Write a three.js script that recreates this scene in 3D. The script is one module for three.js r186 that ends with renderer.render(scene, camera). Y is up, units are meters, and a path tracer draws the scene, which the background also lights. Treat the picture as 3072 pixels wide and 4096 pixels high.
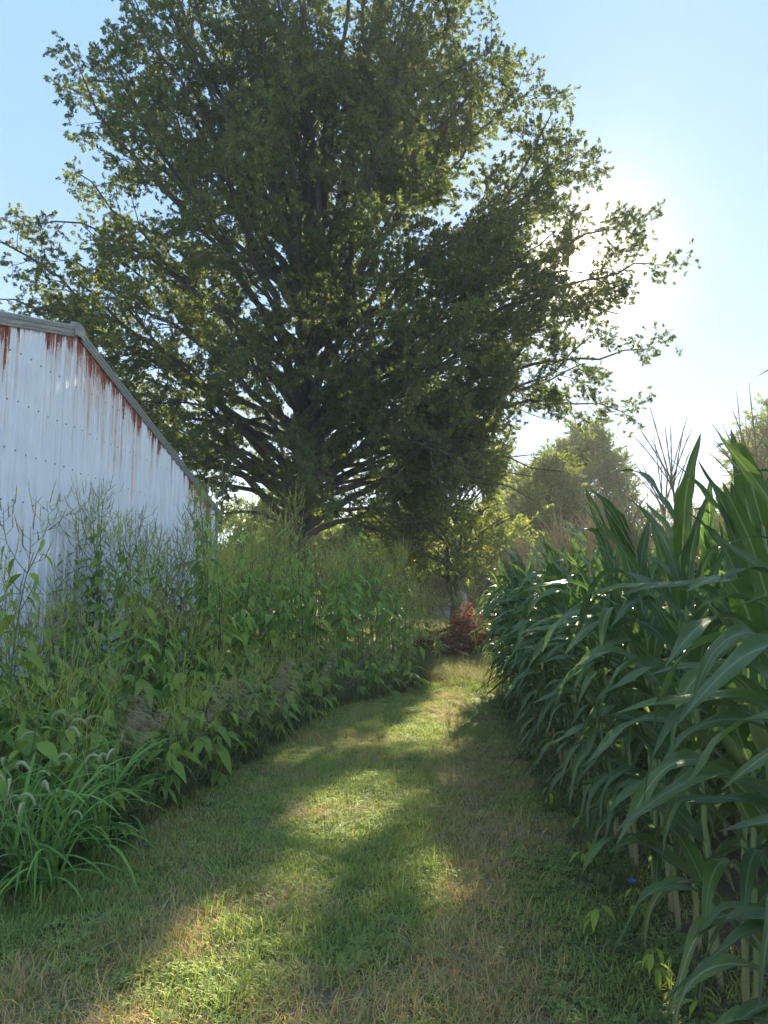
import * as THREE from 'three';
import { mergeGeometries } from 'three/addons/utils/BufferGeometryUtils.js';
import { ImprovedNoise } from 'three/addons/math/ImprovedNoise.js';

// ------------------------------------------------------------------ camera, sky, sun, exposure
const scene = new THREE.Scene();
const camera = new THREE.PerspectiveCamera(70.0, 0.75, 0.05, 900);
camera.position.set(0, 1.6, 0);
camera.lookAt(-0.08210, 1.71282, -0.99022);
const renderer = new THREE.WebGLRenderer();
renderer.toneMapping = THREE.LinearToneMapping;
renderer.toneMappingExposure = 5.3;
renderer.shadowMap.enabled = true;

const SUN = new THREE.Vector3(0.1707, 0.4067, -0.8975).normalize();
const sun = new THREE.DirectionalLight(new THREE.Color().setRGB(1.0, 0.86, 0.62), 5);
sun.name = 'sun';
sun.position.copy(SUN).multiplyScalar(120);
sun.castShadow = true;
sun.shadow.mapSize.set(4096, 4096);
Object.assign(sun.shadow.camera, { left: -40, right: 40, top: 40, bottom: -40, near: 1, far: 300 });
scene.add(sun);

{ // clear hazy morning sky with a broad bright aureole round the sun
  const W = 2048, H = 1024, d = new Float32Array(W * H * 4);
  for (let j = 0; j < H; j++) {
    const up = ((j + 0.5) / H - 0.5) * Math.PI, y = Math.sin(up), c = Math.cos(up);
    const hz = Math.pow(1 - Math.max(0, y), 6.5);
    for (let i = 0; i < W; i++) {
      const a = ((i + 0.5) / W - 0.5) * 2 * Math.PI, x = Math.cos(a) * c, z = Math.sin(a) * c;
      const g = Math.acos(Math.min(1, Math.max(-1, x * SUN.x + y * SUN.y + z * SUN.z))) * 180 / Math.PI;
      const wide = Math.exp(-Math.pow(g / 11, 1.3)), near = Math.exp(-Math.pow(g / 2.5, 1.1)), core = Math.exp(-Math.pow(g / 1.1, 2));
      const o = (j * W + i) * 4;
      const B = [0.080, 0.136, 0.228], Z = [0.36, 0.43, 0.50];
      for (let k = 0; k < 3; k++) {
        d[o + k] = B[k] + (Z[k] - B[k]) * hz + wide * [0.066, 0.052, 0.032][k] + near * [0.80, 0.60, 0.36][k] + core * [3.2, 2.9, 2.3][k];
      }
      d[o + 3] = 1;
    }
  }
  const t = new THREE.DataTexture(d, W, H, THREE.RGBAFormat, THREE.FloatType);
  t.mapping = THREE.EquirectangularReflectionMapping;
  t.magFilter = THREE.LinearFilter; t.minFilter = THREE.LinearFilter; t.needsUpdate = true;
  scene.background = t; scene.environment = t;
}
scene.fog = new THREE.FogExp2(0xf0ede4, 0.0015);

// ------------------------------------------------------------------ helpers
const V = (x, y, z) => new THREE.Vector3(x, y, z);
function RNG(a) { return () => { a = (a + 0x6d2b79f5) | 0; let t = Math.imul(a ^ (a >>> 15), 1 | a); t = (t + Math.imul(t ^ (t >>> 7), 61 | t)) ^ t; return ((t ^ (t >>> 14)) >>> 0) / 4294967296; }; }
const perlin = new ImprovedNoise();
const N2 = (x, z, s = 0) => perlin.noise(x + 31.7, s * 7.31 + 0.5, z + 17.3);
const fbm = (x, z, s = 0) => N2(x, z, s) * 0.6 + N2(x * 2.1, z * 2.1, s + 1) * 0.3 + N2(x * 4.3, z * 4.3, s + 2) * 0.15;
const clamp = (x, a = 0, b = 1) => Math.min(b, Math.max(a, x));
const lerp = (a, b, t) => a + (b - a) * t;
const sm = (a, b, x) => { const t = clamp((x - a) / (b - a)); return t * t * (3 - 2 * t); };
const taken = {};
function numbered(n) { const k = taken[n] = (taken[n] ?? -1) + 1; return k ? n + '_' + String(k).padStart(3, '0') : n; }
const groundY = (x, z) => 0.03 * N2(x * 0.5, z * 0.5, 3) + 0.012 * N2(x * 1.9, z * 1.9, 4);

class Geo {
  constructor() { this.p = []; this.uv = []; this.c = []; this.i = []; }
  v(x, y, z, u = 0, w = 0, c = null) { this.p.push(x, y, z); this.uv.push(u, w); if (c) this.c.push(c[0], c[1], c[2]); return this.p.length / 3 - 1; }
  t(a, b, c) { this.i.push(a, b, c); }
  q(a, b, c, d) { this.i.push(a, b, c, a, c, d); }
  tube(pts, radii, sides = 6, c = null, cap = true) {
    let prev = null; const rings = [], T = V(), S = V(), U = V(), q = V();
    let len = 0;
    for (let k = 0; k < pts.length; k++) {
      T.copy(pts[Math.min(k + 1, pts.length - 1)]).sub(pts[Math.max(k - 1, 0)]).normalize();
      if (!prev) { S.set(Math.abs(T.y) > 0.9 ? 1 : 0, Math.abs(T.y) > 0.9 ? 0 : 1, 0); } else S.copy(prev);
      S.addScaledVector(T, -S.dot(T)).normalize(); prev = S.clone(); U.crossVectors(T, S);
      if (k) len += q.copy(pts[k]).sub(pts[k - 1]).length();
      const ring = [];
      for (let s = 0; s <= (sides > 4 ? sides : sides - 1); s++) {
        const a = s / sides * 2 * Math.PI, r = typeof radii === 'function' ? radii(k / (pts.length - 1), a) : radii[k];
        q.copy(pts[k]).addScaledVector(S, Math.cos(a) * r).addScaledVector(U, Math.sin(a) * r);
        ring.push(this.v(q.x, q.y, q.z, s / sides, len, typeof c === 'function' ? c(k / (pts.length - 1)) : c));
      }
      rings.push(ring);
    }
    for (let k = 0; k + 1 < rings.length; k++) for (let s = 0; s < sides; s++) {
      const A = rings[k], B = rings[k + 1], s2 = sides > 4 ? s + 1 : (s + 1) % sides;
      this.q(A[s], A[s2], B[s2], B[s]);
    }
    if (cap) { const L = rings[rings.length - 1], e = pts[pts.length - 1], o = this.v(e.x, e.y, e.z, 0.5, len, typeof c === 'function' ? c(1) : c); for (let s = 0; s < sides; s++) this.t(L[s], L[sides > 4 ? s + 1 : (s + 1) % sides], o); }
  }
  // leaf-like strip: centre points, side vectors, half widths, cross-section offsets along the normal
  strip(pts, sides, norms, widths, lift, c = null, cols = [-1, 0, 1]) {
    let len = 0; const rows = [];
    for (let k = 0; k < pts.length; k++) {
      if (k) len += pts[k].distanceTo(pts[k - 1]);
      const row = [];
      for (let m = 0; m < cols.length; m++) {
        const u = cols[m], h = lift(k / (pts.length - 1), u, widths[k]), P = pts[k], S = sides[k], Nn = norms[k];
        row.push(this.v(P.x + S.x * u * widths[k] + Nn.x * h, P.y + S.y * u * widths[k] + Nn.y * h, P.z + S.z * u * widths[k] + Nn.z * h, u * 0.5 + 0.5, len, c));
      }
      rows.push(row);
    }
    for (let k = 0; k + 1 < rows.length; k++) for (let m = 0; m + 1 < cols.length; m++) {
      if (k === rows.length - 2 && widths[k + 1] < 1e-4) this.t(rows[k][m], rows[k][m + 1], rows[k + 1][m]);
      else this.q(rows[k][m], rows[k][m + 1], rows[k + 1][m + 1], rows[k + 1][m]);
    }
  }
  box(x0, y0, z0, x1, y1, z1) {
    const f = (a, b, c, d) => { const k = [a, b, c, d].map((e) => this.v(...e, e[0] + e[2], e[1])); this.q(...k); };
    f([x0, y0, z1], [x1, y0, z1], [x1, y1, z1], [x0, y1, z1]); f([x1, y0, z0], [x0, y0, z0], [x0, y1, z0], [x1, y1, z0]);
    f([x1, y0, z1], [x1, y0, z0], [x1, y1, z0], [x1, y1, z1]); f([x0, y0, z0], [x0, y0, z1], [x0, y1, z1], [x0, y1, z0]);
    f([x0, y1, z1], [x1, y1, z1], [x1, y1, z0], [x0, y1, z0]); f([x0, y0, z0], [x1, y0, z0], [x1, y0, z1], [x0, y0, z1]);
  }
  build() {
    const g = new THREE.BufferGeometry();
    g.setAttribute('position', new THREE.Float32BufferAttribute(this.p, 3));
    g.setAttribute('uv', new THREE.Float32BufferAttribute(this.uv, 2));
    if (this.c.length) g.setAttribute('color', new THREE.Float32BufferAttribute(this.c, 3));
    g.setIndex(this.i); g.computeVertexNormals();
    return g;
  }
}
function mesh(name, geometry, material, parent) {
  const m = new THREE.Mesh(geometry, material); m.name = name; m.castShadow = m.receiveShadow = true;
  if (parent) parent.add(m);
  return m;
}
function thing(name, label, category, [x, y, z] = [0, 0, 0], turn = 0, group) {
  const o = new THREE.Group(); o.name = numbered(name); o.position.set(x, y, z); o.rotation.y = turn;
  o.userData = { label, category }; if (group) o.userData.group = group;
  scene.add(o); return o;
}
function instanced(name, geometry, material, matrices, colors, parent) {
  const m = new THREE.InstancedMesh(geometry, material, matrices.length); m.name = name; m.castShadow = m.receiveShadow = true;
  matrices.forEach((x, i) => m.setMatrixAt(i, x));
  if (colors) colors.forEach((c, i) => m.setColorAt(i, c));
  if (parent) parent.add(m); return m;
}
const rgb = (r, g, b) => new THREE.Color().setRGB(r, g, b);
function dataTex(w, h, f, srgb = false) {
  const d = new Uint8Array(w * h * 4);
  for (let j = 0; j < h; j++) for (let i = 0; i < w; i++) { const c = f(i / w, j / h, i, j), o = (j * w + i) * 4; d[o] = clamp(c[0]) * 255; d[o + 1] = clamp(c[1]) * 255; d[o + 2] = clamp(c[2]) * 255; d[o + 3] = 255; }
  const t = new THREE.DataTexture(d, w, h); t.magFilter = THREE.LinearFilter; t.minFilter = THREE.LinearMipmapLinearFilter; t.wrapS = t.wrapT = THREE.RepeatWrapping;
  t.generateMipmaps = true; if (srgb) t.colorSpace = THREE.SRGBColorSpace; t.needsUpdate = true; return t;
}
function leafMat(name, r, g, b, opt = {}) {
  const m = new THREE.MeshPhysicalMaterial({ color: rgb(r, g, b), roughness: 1, transmission: 0.4, thickness: 0, side: THREE.DoubleSide, clearcoat: 0.12, clearcoatRoughness: 0.45, specularIntensity: 0.35, ...opt });
  m.name = name; return m;
}

// ------------------------------------------------------------------ materials
const tint3 = (n, r, g, b, o) => [[1, 1, 1], [1.22, 1.1, 0.9], [0.8, 0.86, 0.95]].map((k, i) => leafMat(n + i, r * k[0], g * k[1], b * k[2], o));
const barkTex = dataTex(256, 256, (u, v, i, j) => { const r = Math.abs(perlin.noise(u * 24, v * 5, 1.3)) + 0.5 * Math.abs(perlin.noise(u * 50, v * 14, 4.1)); const k = 0.45 + r * 0.9; return [k, k, k]; });
const bark = new THREE.MeshStandardMaterial({ color: rgb(0.115, 0.092, 0.075), roughness: 0.95, map: barkTex, bumpMap: barkTex, bumpScale: 0.03 });
const twigM = new THREE.MeshStandardMaterial({ color: rgb(0.10, 0.08, 0.065), roughness: 0.95 });
const oakLeaf = leafMat('oak_leaf', 0.12, 0.155, 0.036, { transmission: 0.58, vertexColors: true, clearcoat: 0.12 });
const yellowLeaf = leafMat('locust_leaf', 0.185, 0.245, 0.05, { transmission: 0.48, vertexColors: true, clearcoat: 0.1 });
const farLeaf = leafMat('far_leaf', 0.14, 0.19, 0.05, { transmission: 0.4, vertexColors: true, clearcoat: 0.1 });
const cornTex = dataTex(128, 256, (u, v, i) => {
  const x = Math.abs(u - 0.5) * 2, rib = Math.exp(-Math.pow(x / 0.085, 2)), vein = 0.5 + 0.5 * Math.cos(x * 2 * Math.PI * 11), blot = perlin.noise(u * 6, v * 9, 2.2) * 0.5 + perlin.noise(u * 20, v * 26, 6.2) * 0.3;
  const k = 0.86 + 0.13 * vein + blot * 0.16;
  return [clamp(0.30 * k + rib * 0.46), clamp(0.51 * k + rib * 0.42), clamp(0.115 * k + rib * 0.36)];
});
const cornBump = dataTex(128, 8, (u) => { const x = Math.abs(u - 0.5) * 2, k = 0.5 + 0.22 * Math.cos(x * 2 * Math.PI * 11) - 0.5 * Math.exp(-Math.pow(x / 0.08, 2)); return [k, k, k]; });
const cornLeafM = [[0.34, 0.37, 0.36], [0.42, 0.43, 0.34], [0.28, 0.32, 0.34]].map((c, i) => leafMat('corn_leaf' + i, ...c, { map: cornTex, bumpMap: cornBump, bumpScale: 0.0022, transmission: 0.42, clearcoat: 0.38, clearcoatRoughness: 0.38, specularIntensity: 0.4 }));
const dryCornM = leafMat('dry_corn_leaf', 0.55, 0.42, 0.6, { map: cornTex, transmission: 0.3, clearcoat: 0 });
const stalkM = new THREE.MeshPhysicalMaterial({ color: rgb(1, 1, 1), vertexColors: true, roughness: 0.55 });
const huskM = leafMat('husk', 0.20, 0.27, 0.10, { transmission: 0.15 });
const silkM = new THREE.MeshStandardMaterial({ color: rgb(0.13, 0.055, 0.03), roughness: 0.9 });
const tasselM = leafMat('tassel', 0.44, 0.33, 0.18, { transmission: 0.25, clearcoat: 0 });
const ragM = tint3('ragweed_leaf', 0.235, 0.335, 0.06, { transmission: 0.38, clearcoat: 0.16, clearcoatRoughness: 0.42 });
const broadM = tint3('broad_leaf', 0.22, 0.38, 0.065, { transmission: 0.4, clearcoat: 0.2 });
const ragStemM = new THREE.MeshStandardMaterial({ color: rgb(0.14, 0.17, 0.07), roughness: 0.8 });
const ragStemRed = new THREE.MeshStandardMaterial({ color: rgb(0.15, 0.085, 0.06), roughness: 0.8 });
const spikeM = [leafMat('spike_green', 0.42, 0.46, 0.11, { transmission: 0.3, clearcoat: 0 }), leafMat('spike_brown', 0.28, 0.25, 0.12, { transmission: 0.3, clearcoat: 0 })];
const foxM = tint3('foxtail_blade', 0.16, 0.32, 0.06, { transmission: 0.38, clearcoat: 0.22, clearcoatRoughness: 0.4 });
const foxHeadM = leafMat('foxtail_head', 0.46, 0.5, 0.27, { transmission: 0.4, clearcoat: 0 });
const grassM = leafMat('grass', 1, 1, 1, { transmission: 0.4, vertexColors: true, clearcoat: 0.15 });
const strawM = leafMat('straw', 1, 1, 1, { transmission: 0.2, vertexColors: true, clearcoat: 0 });
const plumeM = leafMat('plume', 0.5, 0.4, 0.24, { transmission: 0.35, clearcoat: 0 });
const redLeafM = leafMat('dead_leaf', 0.135, 0.052, 0.032, { transmission: 0.4, vertexColors: true, clearcoat: 0 });

// ------------------------------------------------------------------ ground
const weedEdge = (z) => { // where the mown grass meets the weeds
  const k = [[3, -2.5], [-3.8, -2.3], [-5, -2.11], [-7.1, -1.87], [-10.5, -1.6], [-11.3, -1.1], [-12.1, -0.62], [-14, -0.25], [-17, -0.1], [-19, -0.3], [-40, -0.5]];
  for (let i = 0; i + 1 < k.length; i++) if (z <= k[i][0] && z >= k[i + 1][0]) return lerp(k[i][1], k[i + 1][1], (z - k[i][0]) / (k[i + 1][0] - k[i][0]));
  return k[0][1];
};
const DRY = [[-1.4, -3.35, 0.62, 0.9], [-0.87, -3.85, 0.4, 0.7], [-1.6, -2.75, 0.75, 0.95], [-0.5, -3.0, 0.42, 0.8], [0.12, -4.1, 0.26, 0.9], [0.07, -3.5, 0.28, 1], [0.2, -3.1, 0.34, 1], [0.25, -2.6, 0.4, 1], [-0.9, -2.6, 0.4, 0.6], [0.45, -5.2, 0.35, 0.8], [0.5, -6.4, 0.35, 0.8], [0.55, -7.8, 0.35, 0.7], [-0.95, -5.6, 0.25, 0.5], [-1.2, -8.2, 0.5, 0.4]];
const GREEN = [[-0.98, -3.55, 0.22, 0.8], [-1.0, -3.12, 0.28, 0.9], [-0.44, -3.5, 0.3, 0.8], [-0.3, -4.2, 0.4, 0.7], [-2.0, -3.7, 0.5, 0.8], [-0.2, -2.6, 0.3, 0.8], [-0.6, -5.0, 0.4, 0.5], [0.75, -3.4, 0.35, 0.5]];
const blob = (L, x, z) => { let s = 0; for (const [a, b, r, k] of L) { const d = ((x - a) ** 2 + (z - b) ** 2) / (r * r); if (d < 5) s = Math.max(s, k * Math.exp(-d * 0.9)); } return s; };
const dryness = (x, z) => clamp(0.06 + 0.55 * fbm(x * 1.3, z * 0.8, 9) + 0.35 * N2(x * 4, z * 4, 12) + 1.0 * blob(DRY, x, z) + 0.42 * Math.exp(-(((x - 0.3 - 0.02 * z) / 0.28) ** 2)) - 1.0 * blob(GREEN, x, z));
const bare = (x, z) => clamp(sm(0.1, 1.0, x + 0.15 * N2(x * 3, z * 3, 5)) * 0.75 + (x > 1.0 ? 0.3 : 0));
{
  const lines = (a, b, fine, lo, hi) => { const o = []; for (let x = a; x < lo; x += Math.max(fine, (lo - x) * 0.25)) o.push(x); for (let x = lo; x < hi; x += fine) o.push(x); for (let x = hi; x <= b; x += Math.max(fine, (x - hi) * 0.25)) o.push(x); o.push(b); return o; };
  const xs = lines(-180, 180, 0.11, -3, 2.6), zs = lines(-220, 60, 0.11, -15, 1), g = new Geo();
  const SOIL = [0.17, 0.125, 0.088], MEADOW = [0.12, 0.14, 0.06], THATCH = [0.26, 0.195, 0.115], GRN = [0.15, 0.165, 0.065], FIELD = [0.10, 0.12, 0.045];
  for (const z of zs) for (const x of xs) {
    const inLawn = sm(weedEdge(z) - 0.5, weedEdge(z), x) * (1 - sm(0.75, 1.15, x)) * sm(-24, -18, z), d = dryness(x, z), b = bare(x, z);
    const far = sm(25, 45, Math.hypot(x, z)), n = 1 + 0.35 * N2(x * 6, z * 6, 20);
    const c = [0, 1, 2].map((k) => n * lerp(lerp(lerp(MEADOW[k], SOIL[k], sm(0.6, 1.1, x) * sm(-26, -14, z)), lerp(lerp(GRN[k], THATCH[k], d), SOIL[k], b * 0.7), inLawn), FIELD[k], far));
    g.v(x, groundY(x, z) * (1 - far), z, x, z, c);
  }
  for (let j = 0; j + 1 < zs.length; j++) for (let i = 0; i + 1 < xs.length; i++) { const a = j * xs.length + i; g.q(a, a + xs.length, a + xs.length + 1, a + 1); }
  const soilTex = dataTex(512, 512, (u, v) => { const P = (s, k) => perlin.noise(u * s, v * s, k); let k = 0.95 + 0.3 * P(8, 1) + 0.35 * P(32, 2) + 0.45 * P(96, 3); return [k * 0.8, k * 0.78, k * 0.76]; });
  const m = new THREE.MeshStandardMaterial({ vertexColors: true, roughness: 1, map: soilTex, bumpMap: soilTex, bumpScale: 0.02 });
  const o = mesh('ground', g.build(), m, scene); o.userData.kind = 'structure';
}

// ------------------------------------------------------------------ the barn
const BARN_X = -5.2, RIDGE_Z = -9.66, HALF = 6.66, RIDGE_H = 5.32, EAVE_H = 3.5;
const roofAt = (z) => lerp(RIDGE_H, EAVE_H, Math.abs(z - RIDGE_Z) / HALF);
{
  const z0 = RIDGE_Z + HALF, z1 = RIDGE_Z - HALF;
  const barn = thing('barn', 'white ribbed metal barn with rust streaks under its gable roof edge', 'barn', [BARN_X, 0, RIDGE_Z]);
  // painted steel with rust that starts at the cut top edge and runs down
  const TW = 2048, TH = 1024, r = RNG(5), cov = new Float32Array(TW * TH), pale = new Float32Array(TW * TH);
  const zAt = (i) => z0 - i / TW * (2 * HALF), yAt = (j) => j / TH * 5.6, jTop = (i) => Math.floor(roofAt(zAt(i)) / 5.6 * TH) - 22;
  for (let n = 0; n < 1250; n++) {
    const i0 = Math.floor(r() * TW), cl = fbm(i0 * 0.02, 3.3, 41) + fbm(i0 * 0.005, 8.3, 44);
    if (cl < -0.25 + 0.25 * r()) continue;
    const len = (14 + 110 * r() * r() * r() + 34 * r()) * (0.7 + clamp(cl + 0.35) * 0.9), w = 1.2 + r() * 4.6, top = jTop(i0) + 26 - r() * 14;
    for (let j = 0; j < len; j++) {
      const f = j / len, ww = w * (f < 0.25 ? 0.7 + f * 1.2 : 1 - Math.pow(f, 1.6)) * (0.75 + 0.5 * N2(i0 * 0.3, j * 0.12, 50)), jj = Math.floor(top - j), shift = N2(i0, j * 0.03, 51) * 1.6;
      for (let i = Math.floor(i0 + shift - ww); i <= i0 + shift + ww; i++) if (i >= 0 && i < TW && jj >= 0 && jj < TH) {
        const e = 1 - Math.abs(i - i0 - shift) / (ww + 0.5); cov[jj * TW + i] = Math.max(cov[jj * TW + i], clamp(e * 2.2 + 0.5 * N2(i * 0.35, jj * 0.1, 52)));
      }
    }
    if (r() < 0.62) { // thin orange run-off below the flake
      const L = len + 40 + r() * r() * 330, w2 = 0.7 + r() * 1.5, amt = 0.3 + r() * 0.5;
      for (let j = 0; j < L; j++) for (let i = Math.floor(i0 - w2); i <= i0 + w2; i++) { const jj = Math.floor(top - j); if (i >= 0 && i < TW && jj >= 0 && jj < TH) pale[jj * TW + i] = Math.max(pale[jj * TW + i], amt * (0.7 + 0.5 * N2(i * 0.4, jj * 0.05, 53)) * clamp((L - j) / 60)); }
    }
  }
  for (let n = 0; n < 70; n++) { // faint run-off below single screws
    const i0 = Math.floor((Math.floor(r() * 58) * 0.2286 + 0.03) / (2 * HALF) * TW), top = Math.floor((0.3 + 0.605 * Math.floor(r() * 8)) / 5.6 * TH), L = 20 + 90 * r(), amt = 0.15 + 0.3 * r();
    for (let j = 0; j < L; j++) for (let i = i0 - 1; i <= i0 + 1; i++) { const jj = top - j; if (i >= 0 && i < TW && jj >= 0 && jj < TH) pale[jj * TW + i] = Math.max(pale[jj * TW + i], amt * clamp((L - j) / 40) * (i === i0 ? 1 : 0.5)); }
  }
  const tex = dataTex(TW, TH, (u, v, i, j) => {
    const gr = clamp(0.12 + 0.55 * fbm(i * 0.06, j * 0.004, 60) + 0.3 * fbm(i * 0.3, j * 0.012, 61)), o = j * TW + i, n = 1 + 0.05 * N2(i * 0.02, j * 0.02, 62) + 0.03 * N2(i * 0.4, j * 0.4, 63);
    let c = [lerp(0.72, 0.57, gr) * n, lerp(0.755, 0.58, gr) * n, lerp(0.79, 0.54, gr) * n];
    c = c.map((x, k) => lerp(x, [0.52, 0.28, 0.12][k], clamp(pale[o])));
    const rust = [0.235, 0.062, 0.032].map((x, k) => x * (1 + 0.5 * N2(i * 0.25, j * 0.1, 64)));
    c = c.map((x, k) => lerp(x, rust[k], cov[o]));
    return c;
  });
  const gl = dataTex(256, 256, (u, v, i, j) => { const k = 0.5 + 0.12 * N2(i * 0.15, j * 0.03, 66); return [k, k, k]; });
  const paint = new THREE.MeshPhysicalMaterial({ map: tex, roughness: 1, roughnessMap: gl, specularIntensity: 0.6 }); paint.name = 'barn_paint';
  const trimM = new THREE.MeshStandardMaterial({ color: rgb(0.27, 0.275, 0.26), roughness: 0.5, metalness: 0.1, map: dataTex(128, 128, (u, v, i, j) => { const k = 0.85 + 0.18 * N2(i * 0.1, j * 0.1, 67) + 0.1 * N2(i * 0.5, j * 0.5, 68); return [k, k, k * 0.97]; }) });
  const roofM = new THREE.MeshStandardMaterial({ color: rgb(0.42, 0.43, 0.42), roughness: 0.5, metalness: 0.3 });
  // ribbed sheets, four ribs each
  const P = 0.2286, prof = [[0, 0.000], [0.012, 0.024], [0.050, 0.024], [0.062, 0], [0.108, 0], [0.114, 0.0035], [0.126, 0.0035], [0.132, 0], [0.176, 0], [0.182, 0.0035], [0.194, 0.0035], [0.200, 0]];
  const nRib = Math.ceil(2 * HALF / P), screws = new Geo(), rr = RNG(8);
  for (let s = 0; s * 4 < nRib; s++) {
    const g = new Geo(), lift = (s % 2) * 0.002; let last = null;
    const st = [];
    for (let k = 0; k < 4; k++) for (const [a, h] of prof) st.push([s * 4 * P + k * P + a, h]);
    st.push([(s + 1) * 4 * P + 0.001, 0]);
    for (const [a, h] of st) {
      const z = Math.max(z1, z0 - a), yt = roofAt(z) - 0.03 - 0.006 * rr(), col = [];
      for (const y of [0.12, yt * 0.33, yt * 0.66, yt]) col.push([h + lift, y, z]);
      // separate vertices per facet so that folds stay crisp
      if (last && a <= 2 * HALF) for (let q = 0; q < 3; q++) {
        const A = last[q], B = col[q], C = col[q + 1], D = last[q + 1], w = (e) => g.v(e[0], e[1], e[2] - RIDGE_Z, (z0 - e[2]) / (2 * HALF), e[1] / 5.6);
        const i = [w(A), w(B), w(C), w(D)]; g.q(...i);
      }
      last = col;
    }
    mesh('wall_panel', g.build(), paint, barn);
    for (let k = 0; k < 4; k++) for (let q = 0; q < 9; q++) {
      const z = z0 - (s * 4 + k) * P - 0.090 - 0.012 * rr(), y = 0.3 + q * 0.605 + 0.03 * rr();
      if (z < z1 + 0.05 || y > roofAt(z) - 0.16) continue;
      const c = V(lift, y, z - RIDGE_Z);
      screws.tube([c, c.clone().add(V(0.004, 0, 0)), c.clone().add(V(0.0045, 0, 0)), c.clone().add(V(0.012, 0, 0))], [0.013, 0.012, 0.009, 0.008], 6);
    }
  }
  const sc = mesh('screw_heads', screws.build(), new THREE.MeshStandardMaterial({ color: rgb(0.16, 0.17, 0.19), roughness: 0.5, metalness: 0.4 }), barn); sc.userData.kind = 'stuff';
  // sloping trim, with long pressed grooves, and roof sheets
  for (const s of [1, -1]) {
    const g = new Geo(), pr = [[0.002, -0.135], [0.034, -0.135], [0.037, -0.130], [0.040, -0.112], [0.033, -0.106], [0.033, -0.098], [0.041, -0.092], [0.044, -0.06], [0.037, -0.054], [0.037, -0.038], [0.046, -0.030], [0.050, 0.012], [0.040, 0.024], [-0.10, 0.026]];
    const ends = [[RIDGE_Z + s * 0.09, RIDGE_H - 0.02], [RIDGE_Z + s * (HALF + 0.16), roofAt(RIDGE_Z + HALF + 0.16) + 0.0]].map(([z, y]) => [z - RIDGE_Z, y + 0.05]);
    for (let k = 0; k + 1 < pr.length; k++) {
      const i = [[0, k], [0, k + 1], [1, k + 1], [1, k]].map(([e, m]) => g.v(pr[m][0], ends[e][1] + pr[m][1], ends[e][0], e * 6.7, pr[m][1] * 4));
      if (s > 0) g.q(...i); else g.q(...i.reverse());
    }
    mesh('rake_trim', g.build(), trimM, barn);
    for (let k = 0; k < 14; k++) { // roof sheets
      const q = new Geo(), xa = 0.03 - k * 0.92, e0 = [0, RIDGE_H + 0.075], e1 = [s * (HALF + 0.2), roofAt(RIDGE_Z + HALF + 0.2) + 0.078];
      let last = null; const st = [];
      for (let m = 0; m < 4; m++) for (const [a, h] of [[0, 0], [0.018, 0.019], [0.046, 0.019], [0.064, 0]]) st.push([m * 0.23 + a, h]);
      st.push([0.92, 0]);
      for (const [a, h] of st) { const col = [[xa - a, e0[1] + h, e0[0]], [xa - a, e1[1] + h, e1[0]]]; if (last) { const i = [last[0], col[0], col[1], last[1]].map((e) => q.v(...e)); q.q(...(s > 0 ? i.reverse() : i)); } last = col; }
      mesh('roof_panel', q.build(), roofM, barn);
    }
  }
  { // ridge cap end: folded cover with a front flap
    const g = new Geo(), y = RIDGE_H + 0.04;
    const f = [[-0.15, y + 0.035], [-0.09, y + 0.07], [0.0, y + 0.085], [0.09, y + 0.07], [0.15, y + 0.035], [0.13, y - 0.14], [0.05, y - 0.11], [-0.05, y - 0.11], [-0.13, y - 0.14]];
    const A = f.map(([z, yy]) => g.v(0.058, yy, z, z * 3, yy)), B = f.map(([z, yy]) => g.v(-0.02, yy + 0.01, z * 1.02, z * 3, yy + 0.3)), c = g.v(0.062, y - 0.02, 0, 0, 0);
    f.forEach((_, k) => { const n = (k + 1) % f.length; g.t(A[n], A[k], c); g.q(A[k], A[n], B[n], B[k]); });
    mesh('ridge_cap', g.build().toNonIndexed(), trimM, barn).geometry.computeVertexNormals();
    const t = new Geo(); // cap along the ridge
    const L = [[-0.2, 0.05], [-0.06, 0.085], [0.06, 0.085], [0.2, 0.05]];
    for (let k = 0; k < 3; k++) t.q(...[[0, k], [0, k + 1], [1, k + 1], [1, k]].map(([e, m]) => t.v(e ? -12.8 : -0.02, y + L[m][1], L[m][0])));
    mesh('ridge_cap', t.build(), trimM, barn);
  }
  const body = new Geo(); // frame behind the sheets: gable, side and back walls
  const S = [[HALF - 0.02, 0], [HALF - 0.02, EAVE_H - 0.02], [0, RIDGE_H - 0.03], [-HALF + 0.02, EAVE_H - 0.02], [-HALF + 0.02, 0]];
  const F = S.map(([z, y]) => body.v(-0.03, y, z)), K = S.map(([z, y]) => body.v(-12.7, y, z));
  body.t(F[0], F[1], F[2]); body.t(F[0], F[2], F[4]); body.t(F[2], F[3], F[4]); body.t(K[0], K[2], K[1]); body.t(K[0], K[4], K[2]); body.t(K[2], K[4], K[3]);
  for (let k = 0; k < 4; k++) body.q(F[k], K[k], K[k + 1], F[k + 1]);
  mesh('wall', body.build().toNonIndexed(), new THREE.MeshStandardMaterial({ color: rgb(0.6, 0.62, 0.62), roughness: 0.6 }), barn).geometry.computeVertexNormals();
  const ct = new Geo(); ct.box(-0.08, 0.1, -HALF - 0.03, 0.026, EAVE_H - 0.06, -HALF + 0.07); mesh('corner_trim', ct.build(), trimM, barn);
  const ct2 = new Geo(); ct2.box(-0.08, 0.1, HALF - 0.07, 0.026, EAVE_H - 0.06, HALF + 0.03); mesh('corner_trim', ct2.build(), trimM, barn);
}

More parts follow.
